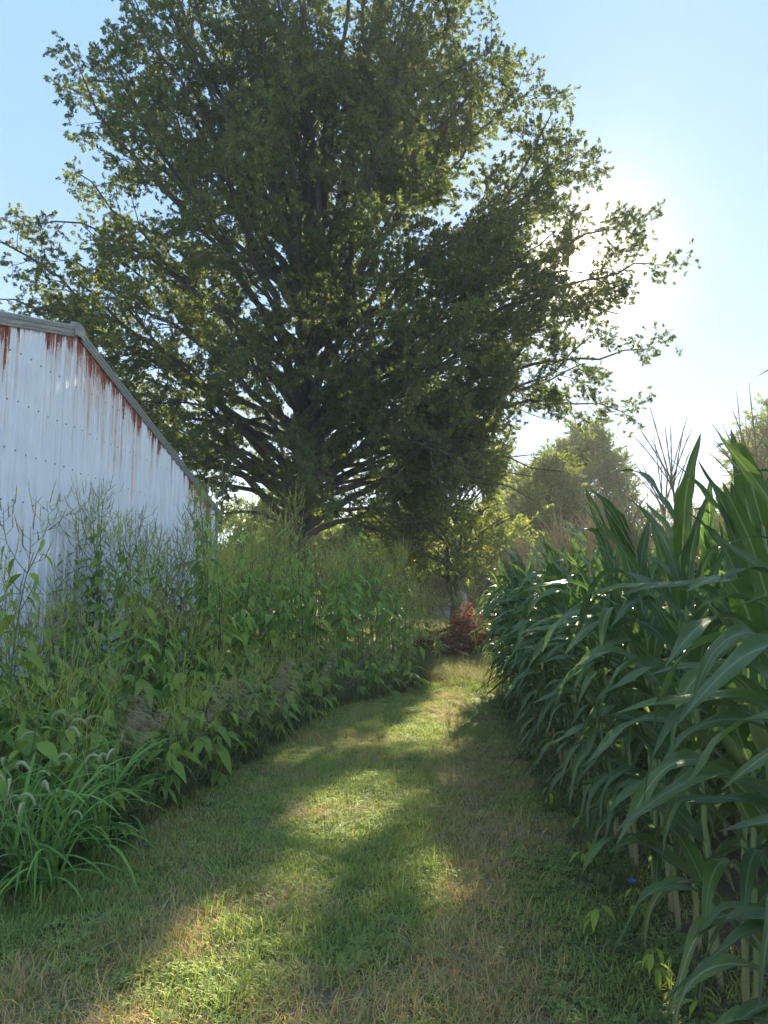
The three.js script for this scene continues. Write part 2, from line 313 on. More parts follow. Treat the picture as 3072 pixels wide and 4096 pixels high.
// ------------------------------------------------------------------ trees
const M4 = new THREE.Matrix4(), Q = new THREE.Quaternion(), UPV = V(0, 1, 0);
function oakLeafInto(g, pos, q, size, c, pts) { // one lobed leaf along +y of q
  const fold = 0.12; const P = V(), idx = [];
  for (const [x, y] of pts) { P.set(x * size, y * size, Math.abs(x) * size * fold - y * y * size * 0.15).applyQuaternion(q).add(pos); idx.push(g.v(P.x, P.y, P.z, x, y, c)); }
  const n = idx.length; for (let k = 1; k + 1 < n; k++) g.t(idx[0], idx[k], idx[k + 1]);
}
const LOBED = [[0, 0.42], [0.03, 0], [0.10, 0.18], [0.36, 0.24], [0.14, 0.40], [0.42, 0.62], [0.13, 0.66], [0.16, 0.86], [0, 1.02], [-0.16, 0.86], [-0.13, 0.66], [-0.42, 0.62], [-0.14, 0.40], [-0.36, 0.24], [-0.10, 0.18], [-0.03, 0]];
const OVAL = [[0, 0.45], [0.02, 0], [0.2, 0.25], [0.24, 0.5], [0.13, 0.8], [0, 1], [-0.13, 0.8], [-0.24, 0.5], [-0.2, 0.25], [-0.02, 0]];
function sprig(seed, n, size, length, shape, warm) { // leafy twig end along +y
  const r = RNG(seed), g = new Geo(), q = new THREE.Quaternion(), e = new THREE.Euler();
  for (let k = 0; k < n; k++) {
    const t = Math.pow((k + r()) / n, 0.8), a = k * 2.4 + r();
    e.set((0.5 + r() * 1.1) * (1.15 - t * 0.7), a, 0, 'YXZ'); q.setFromEuler(e);
    q.multiply(new THREE.Quaternion().setFromAxisAngle(UPV, (r() - 0.5) * 2.4));
    const w = 0.75 + r() * 0.5, y = r() < warm ? 1.7 : 1;
    oakLeafInto(g, V((r() - 0.5) * 0.05, t * length, (r() - 0.5) * 0.05), q, size * (0.7 + 0.5 * r()), [w * y, w * (y > 1 ? 1.25 : 1), w], shape);
  }
  return g.build();
}
const HOLES = [[0, 1.6, 0, 0.36], [-0.93, 0, -5.7, 0.3], [-0.8, 0, -5.15, 0.24], [-0.25, 0, -9.4, 0.32], [0.02, 0, -8.7, 0.32], [0.25, 0, -11.1, 0.55], [0.3, 0, -12.4, 0.65], [0.5, 0, -14.0, 0.85], [0.5, 0, -15.6, 0.85], [0.4, 1.2, -13.4, 0.3],
  [-0.1, 0, -4.28, 0.12], [-1.06, 0, -3.17, 0.24], [-1.2, 0, -2.65, 0.16], [0.9, 1.6, -12.4, 0.4], [3.2, 2.2, -9, 0.5], [2.4, 2.1, -5, 0.4], [1.6, 2.0, -7, 0.3]]; // shafts along the sun's direction that stay clear of leaves
{ const r = RNG(55); for (let k = 0; k < 5; k++) HOLES.push([-1.5 + 2.1 * r(), 0, -2.8 - 7.5 * r(), 0.05 * r()]); }
function inHole(p, at, grow = 0.08) {
  if (!at) return false;
  for (const [x, y, z, rad] of HOLES) {
    const dx = p.x + at[0] - x, dy = p.y - y, dz = p.z + at[1] - z, t = dx * SUN.x + dy * SUN.y + dz * SUN.z;
    if (t > 0 && dx * dx + dy * dy + dz * dz - t * t < (rad + grow) * (rad + grow)) return true;
  }
  return false;
}
function bez(a, b, c, t, out = V()) { const s = 1 - t; return out.set(a.x * s * s + 2 * b.x * s * t + c.x * t * t, a.y * s * s + 2 * b.y * s * t + c.y * t * t, a.z * s * s + 2 * b.z * s * t + c.z * t * t); }
class Tree {
  constructor(seed, o) { this.r = RNG(seed); this.o = o; this.limbs = []; this.twigs = new Geo(); this.sites = []; }
  rnd(s) { return V(this.r() - 0.5, this.r() - 0.5, this.r() - 0.5).multiplyScalar(2 * s); }
  limb(a, b, c, r0, leafy = 1, tipR = 0.018) {
    const n = Math.max(6, Math.round(a.distanceTo(c) * 1.3)), pts = [], rad = [], L = a.distanceTo(c), o = this.o; let w = V();
    for (let k = 0; k <= n; k++) { const t = k / n; if (k) w.add(this.rnd((o.wander ?? 0.035) * Math.sqrt(L))).multiplyScalar(0.88); pts.push(bez(a, b, c, t).add(w)); rad.push(lerp(r0, tipR, Math.pow(t, 0.75))); }
    const g = new Geo(); g.tube(pts, rad, 7); this.limbs.push(g.build());
    const ns = Math.round(o.subs * (0.5 + L / o.size)), T = V();
    for (let k = 0; k < ns; k++) {
      const t = lerp(o.from, 1, (k + this.r()) / ns), f = t * n, i = Math.min(n - 1, Math.floor(f)), p = pts[i].clone().lerp(pts[i + 1], f - i);
      T.copy(pts[i + 1]).sub(pts[i]).normalize();
      const d = this.rnd(1).normalize(); d.addScaledVector(T, -d.dot(T)).normalize().multiplyScalar(0.85 + 0.3 * this.r()).addScaledVector(T, 0.55 + 0.4 * this.r()); d.y *= o.flat; d.y += o.lift; d.normalize();
      this.sub(p, d, o.sub * (0.55 + 0.7 * this.r()) * (1.2 - 0.65 * t), Math.max(0.012, rad[i] * 0.42), leafy);
    }
    this.twig(pts[n], T, leafy);
  }
  sub(p, d, L, r0, leafy) {
    const mid = p.clone().addScaledVector(d, L * 0.6);
    if (inHole(mid, this.o.at, 0)) return;
    if (this.o.gaps && this.o.gaps(mid)) return;
    const n = 4, pts = [p.clone()], rad = [r0], o = this.o, q = p.clone(), dir = d.clone();
    for (let k = 1; k <= n; k++) { dir.add(this.rnd(0.22)).add(V(0, o.droop, 0)).normalize(); q.addScaledVector(dir, L / n); pts.push(q.clone()); rad.push(lerp(r0, 0.007, k / n)); }
    this.twigs.tube(pts, rad, 4);
    const nt = Math.max(3, Math.round(o.twigs * L / o.sub));
    for (let k = 0; k < nt; k++) {
      const t = lerp(0.3, 1, (k + this.r()) / nt), f = t * n, i = Math.min(n - 1, Math.floor(f)), s = pts[i].clone().lerp(pts[i + 1], f - i), T = pts[i + 1].clone().sub(pts[i]).normalize();
      this.twig(s, T.add(this.rnd(0.95)).normalize(), leafy);
    }
  }
  twig(p, d, leafy) {
    const o = this.o, L = o.twig * (0.6 + 0.8 * this.r()), e = p.clone().addScaledVector(d, L).add(V(0, -0.1 * L, 0));
    this.twigs.tube([p, p.clone().lerp(e, 0.5).add(this.rnd(0.05 * L)), e], [0.008, 0.006, 0.003], 3, null, false);
    if (this.r() > leafy) return;
    for (let k = 0; k < o.sprigs; k++) { const t = (k + 1) / o.sprigs, s = p.clone().lerp(e, t).add(this.rnd(o.puff ?? 0.06)); if (!inHole(s, o.at)) this.sites.push([s, d.clone().add(this.rnd(o.puff ? 1.3 : 0.6)).normalize()]); }
  }
  finish(parent, leafGeos, leafM, scale, limbName = 'limb') {
    for (const g of this.limbs) mesh(limbName, g, bark, parent);
    mesh('twigs', this.twigs.build(), twigM, parent).userData.kind = 'stuff';
    const per = leafGeos.map(() => []), cols = leafGeos.map(() => []);
    for (const [p, d] of this.sites) {
      const k = Math.floor(this.r() * leafGeos.length); Q.setFromUnitVectors(UPV, d).multiply(new THREE.Quaternion().setFromAxisAngle(UPV, this.r() * 6.3));
      const s = scale * (0.8 + 0.45 * this.r()); per[k].push(new THREE.Matrix4().compose(p, Q, V(s, s, s)));
      const w = 0.82 + 0.4 * this.r(); cols[k].push(rgb(w * (1 + 0.15 * (this.r() - 0.5)), w, w * (0.85 + 0.3 * this.r())));
    }
    leafGeos.forEach((g, k) => { instanced('crown', g, leafM, per[k], cols[k], parent).userData.kind = 'stuff'; });
    return this.sites.length;
  }
}
const oakSprigs = [1, 2, 3, 4].map((s) => sprig(s, 20, 0.082, 0.2, LOBED, 0.09));
const ovalSprigs = [11, 12, 13].map((s) => sprig(s, 15, 0.10, 0.34, OVAL, 0.12));
{ // the big oak
  const at = V(-5.3, 0, -25), oak = thing('oak_tree', 'huge dark green oak tree with spreading crown behind the white barn', 'tree', [at.x, 0, at.z]);
  // crown outline: height, reach to the left, reach to the right
  const OUT = [[3.6, 2.5, 6.5], [4.8, 4.2, 7.6], [5.6, 5.2, 9.0], [7.1, 6.6, 10.3], [8.9, 8.6, 11.0], [10.4, 10.0, 11.6], [12.5, 10.6, 11.4], [13.4, 10.9, 11.2], [15.2, 9.3, 10.6], [16.5, 8.7, 10.4], [18.0, 8.2, 10.0], [19.9, 7.5, 9.2], [21.7, 6.9, 8.0], [23.0, 6.2, 7.4], [24.6, 6.0, 7.0], [26.5, 5.2, 5.6], [28.2, 2.4, 2.6], [28.8, 0.6, 0.6]];
  const reach = (h, az) => { let i = 0; while (i + 2 < OUT.length && OUT[i + 1][0] < h) i++; const t = clamp((h - OUT[i][0]) / (OUT[i + 1][0] - OUT[i][0])), l = lerp(OUT[i][1], OUT[i + 1][1], t), r = lerp(OUT[i][2], OUT[i + 1][2], t), c = Math.cos(az), m = (l + r) / 2 * 0.82; return Math.sqrt((c > 0 ? r * r : l * l) * c * c + m * m * (1 - c * c)); };
  const T = new Tree(77, { at: [-5.3, -25], subs: 12, size: 9, from: 0.40, sub: 2.0, twigs: 8, twig: 0.42, sprigs: 4, puff: 0.2, wander: 0.075, gaps: (p) => perlin.noise(p.x * 0.34 + 4, p.y * 0.42, p.z * 0.34 + 9) < (p.x > -2 && p.y < 14 ? -0.4 : -0.24), flat: 0.75, lift: 0.12, droop: -0.02 }), r = T.r;
  const trunk = []; for (let k = 0; k <= 12; k++) { const t = k / 12; trunk.push(V(0.9 * t * t + 0.15 * Math.sin(t * 5), t * 15, -0.4 * t + 0.1 * Math.sin(t * 7))); }
  const trunkAt = (h) => { const f = clamp(h / 15) * 12, i = Math.min(11, Math.floor(f)); return trunk[i].clone().lerp(trunk[i + 1], f - i); };
  const g = new Geo(); g.tube(trunk, (t, a) => (0.50 * Math.pow(1 - t * 0.86, 0.9) + 0.28 * Math.exp(-t * 16)) * (1 + 0.06 * Math.sin(a * 5 + t * 9) * (1 - t)), 14); mesh('trunk', g.build(), bark, oak);
  const nl = 118;
  for (let k = 0; k < nl; k++) {
    const h = 5.0 + 22.8 * Math.pow((k + 0.5) / nl, 0.92), az = k * 2.39996 + 0.6 * r(), inner = k % 5 === 3 ? 0.66 : 1, R = reach(h, az) * inner * (0.87 + 0.12 * r());
    const tip = V(Math.cos(az) * R, h + (r() - 0.5) * 0.8, Math.sin(az) * R);
    const hs = h > 20 ? lerp(9.5, 14.8, r()) : h > 14 ? Math.max(5.5, h - R * (0.75 + 0.3 * r())) : h > 8 ? Math.max(4, h - R * (0.46 + 0.26 * r())) : Math.max(3.6, h - R * 0.14 + 0.6 * r());
    const s = trunkAt(hs), mid = s.clone().lerp(tip, 0.5); mid.y += h > 16 ? -0.5 : h > 8 ? 0.6 : 1.4; mid.addScaledVector(V(tip.x, 0, tip.z), h > 16 ? 0.10 : 0);
    T.o.sprigs = 4;
    const len = s.distanceTo(tip); T.limb(s, mid, tip, clamp(0.028 * len * (h > 18 ? 0.58 : 0.5), 0.05, 0.2), 1);
  }
  // the arm that carries leaves across the sun, and the low arms that sweep down to the right
  const spec = [[6.5, [7.0, 12.0, 1.2], [12.6, 12.3, 1.0], 0.16, 1], [7.5, [6.5, 13.6, 0.6], [11.0, 14.2, 1.0], 0.14, 1], [6.0, [6, 9.8, 0], [11.7, 9.6, 0.8], 0.16, 1], [6.8, [6, 11.6, -0.5], [11.4, 11.2, -0.6], 0.13, 1], [7.4, [6, 13.4, -1], [11.6, 13.3, -0.4], 0.13, 1], [5.4, [6, 8.4, -1], [11.3, 8.2, -1], 0.13, 1],
    [5.6, [4.5, 8.6, 1.6], [8.4, 8.0, 3.2], 0.12, 1], [6.4, [4.5, 10, 2], [8.6, 9.6, 3.4], 0.12, 1], [7.2, [4.5, 11.4, 2], [8.8, 11.4, 3.2], 0.12, 1], [5.0, [4.5, 7.6, -2], [8.6, 7.0, -2.6], 0.12, 1], [5.8, [4.5, 9.2, -2], [9.0, 8.8, -2.4], 0.12, 1], [6.6, [4.5, 10.6, -2], [9.2, 10.6, -2.4], 0.12, 1], [5.2, [4, 8, 0], [7.4, 6.6, 0.4], 0.1, 0.7], [6.2, [4, 9.4, 0], [7.6, 8.6, 0.2], 0.12, 1], [4.6, [4, 6.6, -1], [7.6, 5.4, -1.4], 0.09, 0.45],
    [3.7, [2.2, 5.6, 0.8], [5.2, 3.5, 2.2], 0.13, 0.55], [3.3, [2.0, 4.6, 1.0], [6.0, 2.2, 3.0], 0.15, 0.25], [5.2, [4, 7.4, 1], [9.2, 5.6, 1.2], 0.1, 0.5], [4.6, [4.5, 6.4, 2.4], [8.2, 4.8, 3.2], 0.09, 0.4], [4.4, [-3, 6, 2], [-6.5, 4.6, 2.5], 0.11, 1], [4.0, [-2.2, 5.2, -2], [-5.2, 4.2, -3], 0.1, 1],
    [8.5, [5, 15, 0], [9.8, 16.4, 0.5], 0.13, 1], [10, [4, 16, 1], [8.2, 18.6, 1.5], 0.12, 1], [11, [3.6, 17, 0], [7.4, 20.4, 0], 0.12, 1], [12, [3, 19, 1], [6.2, 22.2, 1], 0.12, 1], [12, [2.6, 19, 2], [5.0, 20.6, 3.4], 0.12, 1], [10.5, [3, 16.4, 2.4], [6.4, 18, 3.6], 0.12, 1], [6.6, [1.6, 9.6, 2], [3.2, 10.6, 3.4], 0.12, 1], [7.2, [2, 10.6, -2], [3.6, 11.6, -3], 0.12, 1], [6, [1, 9.4, -2.4], [2.0, 9.6, -4], 0.12, 1], [7.6, [1, 11, 2], [1.6, 12.4, 3.6], 0.12, 1], [8, [3, 12, 0], [4.6, 12.6, 0.6], 0.12, 1], [6.4, [-1, 9.4, 2.4], [-1.6, 10.4, 4], 0.12, 1], [7, [-5, 11.4, 1], [-11.3, 12.6, 0.5], 0.13, 1], [6.4, [-5, 10, 2], [-10.8, 10.8, 2], 0.13, 1], [8, [-5, 13, -1], [-10.8, 13.8, -1], 0.13, 1], [5.6, [-5, 8.6, 1], [-10.2, 9.2, 1.4], 0.12, 1], [5, [-5, 7.4, -1], [-9.4, 7.6, -0.6], 0.12, 1], [9, [-5, 14.4, 0], [-10.3, 15.4, 0.6], 0.12, 1], [8, [5, 14, 2], [9.6, 15.2, 3], 0.12, 1],
    [4.2, [1.2, 6.2, 3.4], [2.4, 4.6, 6.2], 0.1, 1], [4.8, [-1, 6.6, 3.4], [-1.6, 5.2, 6.2], 0.1, 1], [5.0, [3.2, 6.4, 3.4], [5.6, 4.8, 5.4], 0.08, 0.45]];
  T.o.sprigs = 4; T.o.subs = 12;
  for (const [hs, m, e, rad, leafy] of spec) T.limb(trunkAt(hs), V(...m), V(...e), rad, leafy);
  console.log('oak sprigs', T.finish(oak, oakSprigs, oakLeaf, 1));
}
function simpleTree(name, label, [x, z], seed, H, R, base, leafGeos, leafM, o = {}) {
  const t = thing(name, label, 'tree', [x, 0, z], 0, o.group), T = new Tree(seed, { at: [x, z], subs: 9, size: R, from: 0.3, sub: R * 0.42, twigs: 7, twig: R * 0.13, sprigs: 2, flat: 0.8, lift: 0.1, droop: 0, ...o }), r = T.r;
  const top = H * 0.72, n = 8, tr = []; for (let k = 0; k <= n; k++) tr.push(V(0.05 * H * (perlin.noise(k * 0.4, seed, 1)), k / n * top, 0.05 * H * perlin.noise(k * 0.4, seed, 9)));
  const tw = o.trunk ?? H * 0.018;
  for (const f of o.forks ?? [0]) { const g = new Geo(); g.tube(tr.map((p, k) => p.clone().add(V(f * k / n * H * 0.16, 0, 0))), (q) => tw * (1 - 0.85 * q) + tw * 0.4 * Math.exp(-q * 15), 9); mesh('trunk', g.build(), bark, t); }
  const nl = o.limbs ?? 22;
  for (let k = 0; k < nl; k++) {
    const f = (k + 0.5) / nl, h = lerp(base, H, Math.pow(f, 0.85)), az = k * 2.39996 + r(), e = (h - base) / (H - base), prof = Math.pow(Math.sin(Math.PI * clamp(0.16 + e * 0.84, 0, 0.985)), 0.6), RR = R * prof * (0.75 + 0.35 * r());
    const tip = V(Math.cos(az) * RR, h + (r() - 0.5) * 0.1 * H, Math.sin(az) * RR), hs = clamp(h - RR * (0.3 + e * 0.7), base * 0.6, top), i = Math.min(n - 1, Math.floor(hs / top * n)), s = tr[i].clone().lerp(tr[i + 1], hs / top * n - i), m = s.clone().lerp(tip, 0.5); m.y += 0.05 * H;
    T.limb(s, m, tip, tw * 0.4, 1, 0.012);
  }
  T.finish(t, leafGeos, leafM, o.leaf ?? 1);
  return t;
}
simpleTree('locust_tree', 'small yellow-green tree with forked trunk at the end of the grass path', [0.35, -26.5], 301, 7.2, 3.0, 2.4, ovalSprigs, yellowLeaf, { trunk: 0.13, forks: [-0.35, 0.25], limbs: 30, leaf: 1.15, twigs: 8 });
simpleTree('locust_tree', 'sunlit yellow-green tree right of the forked tree, behind the corn', [6.3, -44], 302, 9.6, 2.7, 2.2, ovalSprigs, farLeaf, { at: null, trunk: 0.15, limbs: 26, leaf: 1.5, twigs: 7 });
simpleTree('background_tree', 'hazy tall tree behind the corn, left of the open sky', [11.4, -60], 303, 14.2, 4.6, 3, ovalSprigs, farLeaf, { limbs: 30, leaf: 2.3, sprigs: 3 });
simpleTree('background_tree', 'hazy broad tree at the right edge behind the tallest corn', [26.0, -55], 304, 14.6, 6.4, 2.5, ovalSprigs, farLeaf, { limbs: 38, leaf: 2.3, sprigs: 3 });
simpleTree('background_tree', 'hazy rounded tree beside the tall background tree, nearer the oak', [6.8, -64], 305, 11.5, 4.2, 2, ovalSprigs, farLeaf, { limbs: 28, leaf: 2.4, sprigs: 3 });
simpleTree('background_tree', 'low hazy tree on the horizon between the two tall background trees', [19.5, -84], 306, 8.6, 5.4, 1.4, ovalSprigs, farLeaf, { limbs: 26, leaf: 2.7, sprigs: 3 });
simpleTree('background_tree', 'hazy shrubby tree seen under the oak between barn and trunk', [-9.2, -42], 307, 6.8, 4.0, 0.8, ovalSprigs, yellowLeaf, { limbs: 28, leaf: 1.8, sprigs: 3 });
simpleTree('background_tree', 'sunlit shrubby tree seen under the oak right of its trunk', [-3.0, -43], 308, 6.0, 3.8, 0.8, ovalSprigs, yellowLeaf, { limbs: 28, leaf: 1.8, sprigs: 3 });
simpleTree('background_tree', 'hazy olive tree far behind the end of the grass path', [4.5, -52], 309, 7.5, 4.4, 0.8, ovalSprigs, yellowLeaf, { limbs: 28, leaf: 2.0, sprigs: 3 });
for (let k = 0; k < 7; k++) simpleTree('horizon_tree', 'distant hazy tree in the line along the far edge of the fields', [-46 + k * 17 + (k % 2) * 4, -118 - (k % 3) * 8], 320 + k, 11 + (k % 3) * 2, 8.5, 1, ovalSprigs, farLeaf, { limbs: 24, leaf: 4.4, sprigs: 2, subs: 7, group: 'line of trees on the horizon' });
{ // pale shed glimpsed behind the forked tree
  const t = thing('shed', 'small pale grey shed glimpsed behind the forked tree', 'shed', [-0.6, 0, -46]), g = new Geo(); g.box(-1.9, 0, -2, 1.9, 2.7, 2);
  mesh('wall', g.build(), new THREE.MeshStandardMaterial({ color: rgb(0.62, 0.65, 0.68), roughness: 0.7 }), t);
  const q = new Geo(); for (const s of [1, -1]) { const i = [[s * 2.15, 2.62, 2.2], [s * 2.15, 2.62, -2.2], [0, 3.7, -2.2], [0, 3.7, 2.2]].map((e) => q.v(...e)); q.q(...(s > 0 ? i : i.reverse())); }
  mesh('roof', q.build(), new THREE.MeshStandardMaterial({ color: rgb(0.3, 0.31, 0.33), roughness: 0.6 }), t);
  const gb = new Geo(); gb.t(gb.v(-1.9, 2.7, 2.0), gb.v(1.9, 2.7, 2.0), gb.v(0, 3.64, 2.0)); mesh('gable', gb.build(), new THREE.MeshStandardMaterial({ color: rgb(0.6, 0.63, 0.66), roughness: 0.7, side: THREE.DoubleSide }), t);
}

// ------------------------------------------------------------------ corn
function cornLeaf(seed, L, W, th0, th1, bendAt, twist, ruffle) { // grows from the origin towards +x
  const r = RNG(seed), g = new Geo(), n = 17, pts = [], S = [], Nn = [], w = [], x = V(), ph = r() * 6, ph2 = r() * 6, kk = 9 + r() * 6; let yaw = 0;
  for (let k = 0; k <= n; k++) {
    const s = k / n, th = lerp(th0, th1, sm(bendAt - 0.32, bendAt + 0.36, s)) + 0.05 * Math.sin(s * 9 + ph), tw = twist * s * s; yaw += (r() - 0.5) * 0.05;
    const T = V(Math.sin(th) * Math.cos(yaw), Math.cos(th), Math.sin(th) * Math.sin(yaw)), nor = V(-Math.cos(th), Math.sin(th), 0), sd = V().crossVectors(nor, T).normalize();
    nor.crossVectors(T, sd).normalize();
    pts.push(x.clone()); S.push(sd.clone().multiplyScalar(Math.cos(tw)).addScaledVector(nor, Math.sin(tw))); Nn.push(nor.clone().multiplyScalar(Math.cos(tw)).addScaledVector(sd, -Math.sin(tw)));
    w.push(k === n ? 0 : W * 0.5 * Math.min(1, 0.55 + s * 1.6) * Math.pow(1 - Math.pow(s, 2.1), 0.85));
    x.addScaledVector(T, L / n);
  }
  g.strip(pts, S, Nn, w, (s, u, ww) => Math.abs(u) * ww * (0.34 * (1 - s) + 0.06) + (Math.abs(u) > 0.9 ? ruffle * Math.sin(s * kk * 1.6 + (u > 0 ? ph : ph2)) * Math.min(1, s * 4) * ww * 0.5 : 0), null, [-1, -0.5, 0, 0.5, 1]);
  return g.build();
}
const D = Math.PI / 180, cr = RNG(900);
const cornLow = [0, 1, 2, 3, 4].map((k) => cornLeaf(910 + k, 0.74, 0.088, 48 * D, (128 + k * 10) * D, 0.34 + 0.05 * k, (cr() - 0.5) * 1.6, 0.7));
const cornMid = [0, 1, 2, 3, 4, 5, 6].map((k) => cornLeaf(920 + k, 0.84, 0.112, (27 + k * 3) * D, [104, 128, 148, 160, 116, 168, 138][k] * D, [0.42, 0.5, 0.55, 0.62, 0.4, 0.5, 0.46][k], (cr() - 0.5) * 1.7, 0.75));
const cornTop = [0, 1, 2, 3, 4].map((k) => cornLeaf(930 + k, 0.53, 0.094, (14 + k * 4) * D, [24, 34, 62, 118, 46][k] * D, [0.5, 0.5, 0.55, 0.62, 0.5][k], (cr() - 0.5) * 1.2, 0.4));
function stalkGeo(seed) {
  const r = RNG(seed), g = new Geo(), pts = [], rad = [], n = 26, lx = (r() - 0.5) * 0.10, lz = (r() - 0.5) * 0.10;
  for (let k = 0; k <= n; k++) { const t = k / n; pts.push(V(lx * t * t + 0.006 * (r() - 0.5), t * 2.0 - 0.03, lz * t * t + 0.006 * (r() - 0.5))); rad.push((0.0145 - 0.0085 * t) * (k % 2 ? 1 : 1.12)); }
  g.tube(pts, rad, 7, (t) => { const k = sm(0.06, 0.2, t), j = 0.9 + 0.2 * r(); return [lerp(0.25, 0.19, k) * j, lerp(0.215, 0.26, k) * j, lerp(0.10, 0.095, k) * j]; });
  return g.build();
}
const stalks = [0, 1, 2, 3].map((k) => stalkGeo(940 + k));
function tasselGeo(seed) {
  const r = RNG(seed), g = new Geo(), spike = (p, d, L, bend) => {
    const pts = [], rad = []; const q = p.clone(), dir = d.clone();
    for (let k = 0; k <= 9; k++) { pts.push(q.clone()); rad.push(k === 9 ? 0.001 : (k % 2 ? 0.0036 : 0.0021) * (1 - 0.4 * k / 9)); dir.y -= bend * k / 9; dir.normalize(); q.addScaledVector(dir, L / 9); }
    g.tube(pts, rad, 4);
  };
  g.tube([V(0, -0.06, 0), V(0, 0.12, 0)], [0.0055, 0.004], 5);
  spike(V(0, 0.1, 0), V((r() - 0.5) * 0.2, 1, (r() - 0.5) * 0.2).normalize(), 0.30 + 0.06 * r(), 0.02 * r());
  const n = 7 + Math.floor(r() * 4); for (let k = 0; k < n; k++) { const a = k * 2.4 + r(), o = 0.25 + 0.45 * r(); spike(V(0, 0.07 + 0.09 * k / n, 0), V(Math.cos(a) * o, 1, Math.sin(a) * o).normalize(), 0.17 + 0.09 * r(), 0.03 + 0.10 * r() * r()); }
  return g.build();
}
const tassels = [0, 1, 2, 3, 4].map((k) => tasselGeo(950 + k));
const earGeo = (() => { const g = new Geo(), pts = [], rad = []; for (let k = 0; k <= 9; k++) { const t = k / 9; pts.push(V(0.012 * Math.sin(t * 3), t * 0.235, 0)); rad.push(0.029 * Math.pow(Math.sin(Math.PI * clamp(0.16 + t * 0.8)), 0.62) * (1 - 0.15 * t)); } g.tube(pts, (t, a) => rad[Math.round(t * 9)] * (1 + 0.06 * Math.sin(a * 6 + t * 4)), 10); return g.build(); })();
const silkGeo = (() => { const g = new Geo(), r = RNG(3); for (let k = 0; k < 16; k++) { const a = r() * 6.3, d = 0.012 + 0.02 * r(); g.tube([V(0, 0.21, 0), V(Math.cos(a) * d * 0.5, 0.245, Math.sin(a) * d * 0.5), V(Math.cos(a) * d, 0.245 - 0.03 * r(), Math.sin(a) * d)], [0.003, 0.0022, 0.001], 3); } return g.build(); })();
const huskTip = cornLeaf(960, 0.3, 0.05, 20 * D, 60 * D, 0.6, 0.4, 0.2);
function cornParts(seed, az0) { // list of [name, geometry, material, matrix]
  const r = RNG(seed), out = [], E = new THREE.Euler(), put = (n, g, m, p, e, s = 1) => out.push([n, g, m, new THREE.Matrix4().compose(p, new THREE.Quaternion().setFromEuler(E.set(...e, 'YXZ')), V(s, s, s))]);
  const st = Math.floor(r() * stalks.length), P = stalks[st].attributes.position;
  const at = (h) => { const k = clamp(Math.round((h + 0.03) / 2 * 26), 0, 26), v = V(); for (let s = 0; s < 8; s++) v.add(V().fromBufferAttribute(P, k * 8 + s)); return v.multiplyScalar(1 / 8); };
  put('stalk', stalks[st], stalkM, V(0, 0, 0), [0, 0, 0]);
  const nL = 14 + Math.floor(r() * 3);
  for (let k = 0; k < nL; k++) {
    const t = k / (nL - 1), h = lerp(0.24, 1.93, Math.pow(t, 0.95)) + 0.03 * (r() - 0.5), set = t < 0.28 ? cornLow : t < 0.76 ? cornMid : cornTop;
    put('leaf', set[Math.floor(r() * set.length)], k < 2 && r() < 0.3 ? dryCornM : cornLeafM[Math.floor(r() * 3)], at(h), [0, az0 + (k % 2) * Math.PI + (r() - 0.5) * 0.8, (r() - 0.5) * 0.2], 0.86 + 0.26 * r());
  }
  put('tassel', tassels[Math.floor(r() * tassels.length)], tasselM, at(1.97).add(V(0, 0.03, 0)), [(r() - 0.5) * 0.2, r() * 6, (r() - 0.5) * 0.2], 1.1 + 0.3 * r());
  if (r() < 0.85) { const a = az0 + (r() < 0.5 ? 0 : Math.PI), h = 0.92 + 0.2 * r(), e = [0, a, -0.32 - 0.15 * r()], p = at(h).add(V(Math.cos(a) * 0.012, 0, -Math.sin(a) * 0.012)); put('ear', earGeo, huskM, p, e, 1.05); out.push(['silk', silkGeo, silkM, null]); }
  return out;
}
